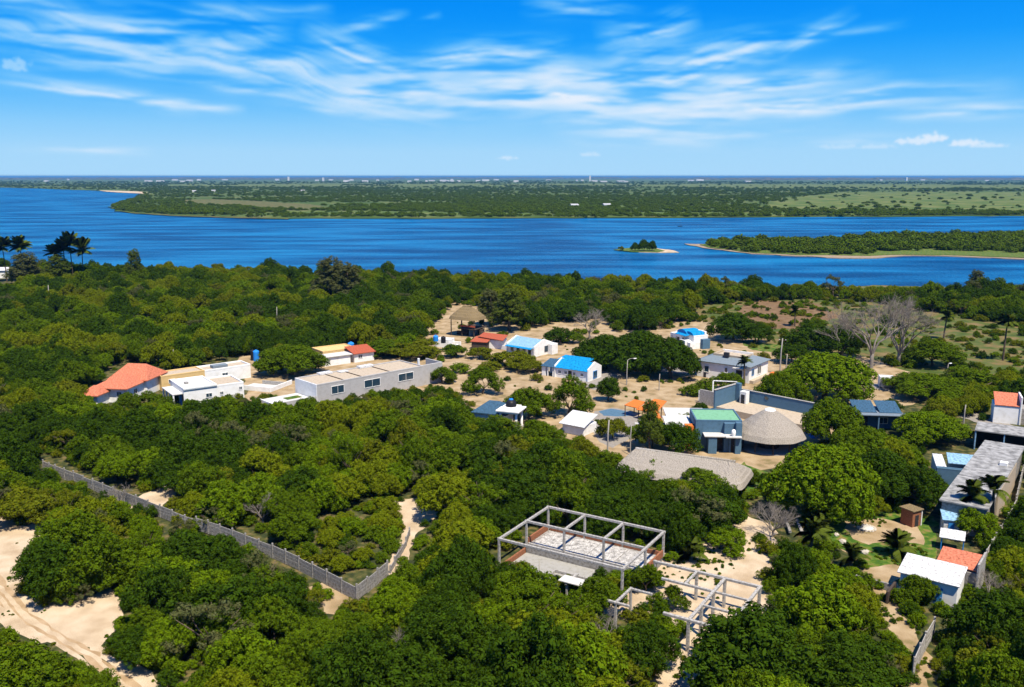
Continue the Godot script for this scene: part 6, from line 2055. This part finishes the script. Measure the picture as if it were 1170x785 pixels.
func village_trees() -> void:
	# kind, place, width, height, label
	for a in [
		["thicket_0", Vector3(9.38, 0, -85.36), 6.13, 5.26, "rounded tree before the large concrete frame's corner"],
		["thicket_7", Vector3(14.75, 0, -90.89), 4.65, 3.60, "small tree between the large and the low concrete frames"],
		["thicket_1", Vector3(12.27, 0, -74.18), 7.27, 7.77, "dense dark tree below the low concrete frame"],
		["thicket_4", Vector3(1.17, 0, -83.89), 9.02, 6.70, "bushy tree against the large frame's front left post"],
		["thicket_7", Vector3(17.37, 0, -87.26), 3.54, 2.99, "little tree inside the left bay of the low frame"],
		["thicket_5", Vector3(21.18, 0, -70.31), 12.75, 7.93, "big dark dome of a tree at the bottom edge right of the low frame"],
		["thicket_1", Vector3(-50.39, 0, -90.06), 9.34, 7.10, "dark bush bulging over the sand beside the wheel tracks"],
		["thicket_7", Vector3(-45.60, 0, -90.89), 9.22, 7.56, "large bush at the tip of the sandy clearing"],
		["thicket_0", Vector3(-51.51, 0, -96.65), 10.52, 7.11, "bush behind the dark one at the sandy road's bend"],
		["thicket_4", Vector3(-41.49, 0, -68.02), 9.94, 6.78, "wide bush in the bottom left corner before the road"],
		["thicket_10", Vector3(-34.58, 0, -65.61), 6.85, 5.20, "low bush on the road's near verge at the bottom"],
		["thicket_3", Vector3(58.32, 0, -104.72), 6.57, 5.55, "leafy tree before the long flat-roofed house's near end"],
		["thicket_1", Vector3(58.38, 0, -111.63), 3.43, 3.43, "dark small tree at the long house's near corner"],
		["thicket_10", Vector3(20.25, 0, -124.49), 9.52, 4.57, "tree overlapping the thatched hall's near eave"],
		["thicket_0", Vector3(27.28, 0, -118.75), 10.77, 4.65, "broad tree before the thatched hall's right half"],
		["thicket_7", Vector3(15.31, 0, -128.74), 7.59, 4.16, "tree at the thatched hall's left corner"],
		["umbrella_0", Vector3(-50.84, 0, -199.48), 17.47, 6.98, "broad flat-topped tree between the white and grey houses"],
		["umbrella_1", Vector3(21.94, 0, -211.09), 15.85, 7.36, "dark spreading tree left of the big clump by the blue cottage"],
		["umbrella_1", Vector3(29.37, 0, -203.22), 20.75, 9.59, "largest dark spreading tree behind the vivid blue cottage"],
		["umbrella_1", Vector3(35.88, 0, -195.88), 14.91, 9.27, "dark spreading tree at the road bend beside the lamp post"],
		["thicket_1", Vector3(9.83, 0, -281.15), 12.37, 6.23, "dark tree behind the sky-blue cottage's yard"],
		["thicket_5", Vector3(17.49, 0, -277.64), 12.80, 6.16, "dark tree left of the bare forked tree"],
		["thicket_0", Vector3(35.25, 0, -277.64), 13.99, 5.60, "rounded tree right of the bare forked tree"],
		["thicket_1", Vector3(43.36, 0, -270.87), 12.62, 6.02, "dark tree on the sandy strip left of the white villa"],
		["thicket_7", Vector3(53.01, 0, -277.64), 10.17, 5.04, "tree just behind the white villa's wall"],
		["thicket_7", Vector3(-15.46, 0, -190.71), 6.99, 3.95, "tree beside the grey house's right end wall"],
		["thicket_2", Vector3(-23.92, 0, -226.39), 12.37, 4.63, "olive tree left of the wash house tanks"],
		["thicket_13", Vector3(11.48, 0, -134.13), 7.01, 4.60, "pale olive tree beside the weathered pole"],
		["thicket_0", Vector3(30.48, 0, -152.63), 5.12, 3.87, "small tree beside the blue villa's orange room"],
		["thicket_1", Vector3(68.80, 0, -213.16), 9.92, 4.81, "dark tree behind the power poles"],
		["thicket_0", Vector3(-14.38, 0, -219.58), 7.54, 3.60, "small tree below the thatched shelter"],
		["thicket_7", Vector3(-2.33, 0, -151.54), 8.12, 3.21, "tree before the steel-blue pavilion"],
		["thicket_0", Vector3(4.97, 0, -146.80), 9.10, 3.90, "tree between the kiosk and the tin shed"],
		["thicket_1", Vector3(13.19, 0, -238.69), 9.61, 4.62, "dark tree right of the sky-blue cottage"],
		["thicket_7", Vector3(-6.07, 0, -181.11), 9.22, 5.64, "rounded tree on the bare yard before the grey wall"],
		["round_0", Vector3(19.60, 0, -175.21), 5.21, 5.11, "compact dark round bush alone on the bare yard"],
		["thicket_7", Vector3(10.82, 0, -163.18), 10.38, 8.19, "leafy tree before the vivid blue cottage"],
		["thicket_0", Vector3(3.14, 0, -161.94), 10.95, 6.45, "spreading tree behind the white kiosk"],
		["thicket_2", Vector3(0.00, 0, -209.07), 12.24, 4.73, "olive tree before the sky-blue cottage"],
		["thicket_2", Vector3(-8.11, 0, -217.40), 7.46, 3.79, "small olive tree below the red tile shed"],
		["thicket_6", Vector3(3.08, 0, -203.22), 10.27, 4.19, "low olive tree left of the vivid blue cottage"],
		["feathery_1", Vector3(-0.78, 0, -258.24), 13.46, 13.01, "tall dark feathery tree behind the sky-blue cottage"],
		["feathery_0", Vector3(-6.70, 0, -267.60), 10.72, 11.32, "grey-green feathery tree beside the thatched shelter"],
		["umbrella_2", Vector3(64.12, 0, -176.65), 21.36, 9.89, "great bright umbrella tree right of the slate house"],
		["umbrella_0", Vector3(53.23, 0, -169.66), 11.23, 7.26, "lower umbrella tree leaning toward the slate house"],
		["umbrella_0", Vector3(54.15, 0, -145.28), 12.11, 7.99, "domed tree between the round thatch and the verandah house"],
		["umbrella_2", Vector3(41.21, 0, -112.87), 16.21, 10.04, "huge domed tree below the round thatch"],
		["umbrella_0", Vector3(55.68, 0, -135.00), 12.07, 6.20, "domed tree before the plank fence"],
		["umbrella_1", Vector3(50.82, 0, -117.73), 12.07, 7.65, "dark domed tree behind the garden"],
		["umbrella_2", Vector3(71.86, 0, -146.80), 13.72, 5.44, "bright domed tree beside the blue annexe"],
		["thicket_1", Vector3(55.58, 0, -116.07), 8.88, 7.56, "dark tree behind the brick hut"],
		["thicket_0", Vector3(45.80, 0, -184.20), 8.86, 4.21, "small tree before the slate house"],
		["shrub_0", Vector3(40.96, 0, -183.42), 4.96, 2.86, "little clipped bush on the yard left of the slate house"],
		["shrub_0", Vector3(37.40, 0, -179.60), 4.48, 2.62, "low green bush near the pipe goalpost"],
		["thicket_1", Vector3(61.96, 0, -243.97), 16.66, 7.92, "dark tree right of the white villa"],
		["thicket_5", Vector3(67.38, 0, -238.69), 9.95, 5.83, "flat dark tree on the lawn behind the slate house"],
		["thicket_1", Vector3(78.15, 0, -226.39), 16.84, 7.85, "dark tree below the grey leafless trees"],
		["thicket_5", Vector3(82.97, 0, -219.58), 14.16, 7.63, "very dark tree left of the leafless giants"],
		["thicket_0", Vector3(101.30, 0, -209.07), 16.35, 7.08, "rounded tree right of the leafless giants"],
		["umbrella_0", Vector3(85.76, 0, -179.60), 18.13, 4.49, "flat bushy tree beside the white container road"],
		["thicket_7", Vector3(96.56, 0, -181.11), 16.59, 5.64, "rounded tree at the field edge near the lamp post"],
		["thicket_0", Vector3(23.56, 0, -143.31), 9.61, 5.78, "leafy tree between the court and the thatched hall"],
		["thicket_1", Vector3(26.85, 0, -139.50), 8.83, 5.94, "darker tree beside the orange shelter"],
		["thicket_0", Vector3(-32.84, 0, -221.81), 14.90, 4.54, "bushy tree behind the grey house's roof"],
		["thicket_6", Vector3(-25.44, 0, -219.58), 15.59, 4.95, "olive bushy tree left of the wash house"],
		["round_1", Vector3(35.73, 0, -124.49), 1.76, 2.70, "clipped cypress-like bush before the round thatch"],
		["round_0", Vector3(36.82, 0, -123.75), 2.02, 2.42, "second dark clipped bush before the round thatch"],
		["shrub_3", Vector3(40.82, 0, -123.01), 3.52, 2.00, "flowering shrub at the edge of the round thatch"],
		["thicket_0", Vector3(-74.74, 0, -167.01), 6.32, 4.20, "small bush against the salmon roofed house"],
		["thicket_7", Vector3(-72.07, 0, -169.66), 6.74, 3.20, "round bush before the salmon roofed house's door"],
		["thicket_1", Vector3(35.94, 0, -163.81), 3.77, 3.44, "slim dark tree beside the orange garden wall"],
		["thicket_2", Vector3(17.61, 0, -149.40), 6.20, 4.75, "pale olive bush below the tin shed"],
		["thicket_1", Vector3(73.72, 0, -167.01), 4.83, 2.63, "small palm-like bush on the road's sandy verge"],
		["thicket_0", Vector3(43.55, 0, -88.05), 4.69, 3.51, "tree before the white shed's door"],
		["thicket_4", Vector3(16.78, 0, -238.69), 7.21, 3.41, "round bush behind the sky-blue cottage's gable"],
		["shrub_2", Vector3(-5.13, 0, -203.22), 6.17, 2.52, "scrubby bush on the sandy yard"],
		["shrub_3", Vector3(-12.21, 0, -201.33), 4.90, 2.50, "bright shrub by the yard's path"],
		["shrub_0", Vector3(38.07, 0, -102.06), 3.49, 1.82, "bush at the lawn's corner near the ramp"],
		["thicket_3", Vector3(26.28, 0, -102.06), 6.34, 3.18, "bright bush between the two sandy tracks"],
		["shrub_1", Vector3(61.62, 0, -123.01), 3.72, 2.00, "dark shrub beside the blue annexe"]]:
		plant(a[0], "umbrella_tree" if a[0].begins_with("umb") else ("garden_bush" if a[0].begins_with("shrub") or a[0].begins_with("round") else ("feathery_tree" if a[0].begins_with("fea") else "village_tree")), a[1], a[2], minf(a[3], a[2] * (0.74 if a[0].begins_with("thi") or a[0].begins_with("umb") else 2.0)), a[4], "bush" if a[0].begins_with("shrub") or a[0].begins_with("round") else "tree")
	for a in [
		["feathery_1", Vector3(22.40, 0, -138.58), 4.95, 9.84, "spiky ragged tree between the court and the orange shelter"],
		["feathery_0", Vector3(-65.83, 0, -319.37), 16.90, 16.52, "tall feathery grey-green tree at the river end of the thicket"],
		["feathery_0", Vector3(-57.64, 0, -312.68), 14.58, 14.96, "second feathery tree beside the tall grey-green one"],
		["feathery_1", Vector3(-158.81, 0, -372.25), 8.84, 15.10, "thin feathery tree beside the tall grey pole"],
		["feathery_0", Vector3(185.29, 0, -351.91), 8.69, 8.41, "brownish feathery tree on the river bank at the far right"],
		["feathery_0", Vector3(-204.98, 0, -372.25), 16.87, 13.64, "feathery tree among the palms on the left skyline"],
		["feathery_1", Vector3(-191.68, 0, -372.25), 14.13, 12.91, "dull feathery tree below the leaning palms"]]:
		plant(a[0], "feathery_tree", a[1], a[2], a[3], a[4], "tree")
	var i := 0
	for a in [
		[Vector3(-218.39, 0, -381.69), 15.0, 3.6, "leftmost palm on the skyline above the river"],
		[Vector3(-210.82, 0, -381.69), 15.5, 3.4, "slender palm beside the leftmost palm on the skyline"],
		[Vector3(-193.24, 0, -375.35), 13.0, 3.0, "short palm left of the leaning palms on the skyline"],
		[Vector3(-186.54, 0, -375.35), 17.0, 3.8, "tallest palm of the left skyline clump"],
		[Vector3(-182.07, 0, -375.35), 14.5, 3.8, "palm leaning right in the left skyline clump"],
		[Vector3(-189.52, 0, -375.35), 15.0, 3.4, "bushy palm in the middle of the left skyline clump"],
		[Vector3(121.76, 0, -215.26), 9.6, 2.6, "coconut palm standing in the dry field at the right"],
		[Vector3(120.74, 0, -243.97), 6.4, 2.2, "smaller palm in the dry field"],
		[Vector3(86.00, 0, -265.99), 4.6, 2.2, "short palm at the top of the brown field"],
		[Vector3(50.57, 0, -188.22), 5.0, 1.8, "potted-looking palm against the slate house's corner"],
		[Vector3(59.59, 0, -108.07), 4.6, 2.2, "palm arching over the long flat-roofed house's end"],
		[Vector3(61.85, 0, -108.07), 5.4, 2.2, "tall palm beside the broken white wall"],
		[Vector3(35.47, 0, -99.04), 3.0, 2.2, "palm at the lawn's lower corner"]]:
		palm(a[3], a[0], a[1], a[2] * (1.45 if a[1] > 12.0 else 1.0), 30 if a[1] > 12.0 else 18, 600 + i)
		i += 1
	for a in [
		[Vector3(46.54, 0, -100.53), 0.9, 2.4, "low spiky cycad on the garden lawn"],
		[Vector3(39.33, 0, -106.37), 0.7, 2.0, "low cycad by the concrete ramp"],
		[Vector3(20.86, 0, -99.04), 0.6, 2.2, "low palm between the two concrete frames"],
		[Vector3(39.27, 0, -96.65), 1.4, 1.9, "young palm on the sandy garden path"]]:
		palm(a[3], a[0], a[1], a[2], 15, 640 + i, "cycad")
		i += 1
	dead_tree("tall grey leafless tree rising over the field edge", Vector3(85.74, 0, -207.08), 11.0, 17.0, 1, 2)
	dead_tree("second grey leafless tree leaning right over the field edge", Vector3(93.07, 0, -209.07), 11.0, 16.0, 2, 2)
	dead_tree("lower leafless tree left of the tall grey pair", Vector3(82.61, 0, -217.40), 8.0, 11.5, 3, 1)
	dead_tree("bare forked tree on the sand behind the blue cottages", Vector3(21.67, 0, -245.33), 9.5, 9.0, 4, 2)
	dead_tree("round grey dead bush beside the concrete ramp", Vector3(32.93, 0, -105.81), 6.0, 4.6, 5, 6, "dead_bush")
	dead_tree("bleached dead snag in the foreground wood", Vector3(-9.75, 0, -75.95), 2.6, 3.6, 6, 0, "dead_bush")
	dead_tree("grey dead shrub at the wall beside the sandy road", Vector3(-54.13, 0, -116.07), 2.4, 3.4, 7, 1, "dead_bush")
	dead_tree("pale dead shrub below the second concrete frame", Vector3(9.01, 0, -79.91), 3.2, 3.2, 8, 2, "dead_bush")
	dead_tree("brittle dead shrub by the small thatch corner", Vector3(-5.30, 0, -112.87), 3.2, 3.0, 9, 2, "dead_bush")
	dead_tree("grey twiggy bush at the foot of the lawn wood", Vector3(28.17, 0, -85.17), 2.6, 2.4, 10, 2, "dead_bush")
	dead_tree("scraggly bare bush beside the garden wall", Vector3(51.04, 0, -88.05), 3.6, 3.8, 11, 2, "dead_bush")
	dead_tree("bleached bare branches in the wood above the wall corner", Vector3(-32.71, 0, -109.82), 2.8, 4.0, 12, 1, "dead_bush")
	dead_tree("bare branches poking from the wood near the road", Vector3(-33.96, 0, -86.11), 2.8, 4.2, 13, 1, "dead_bush")
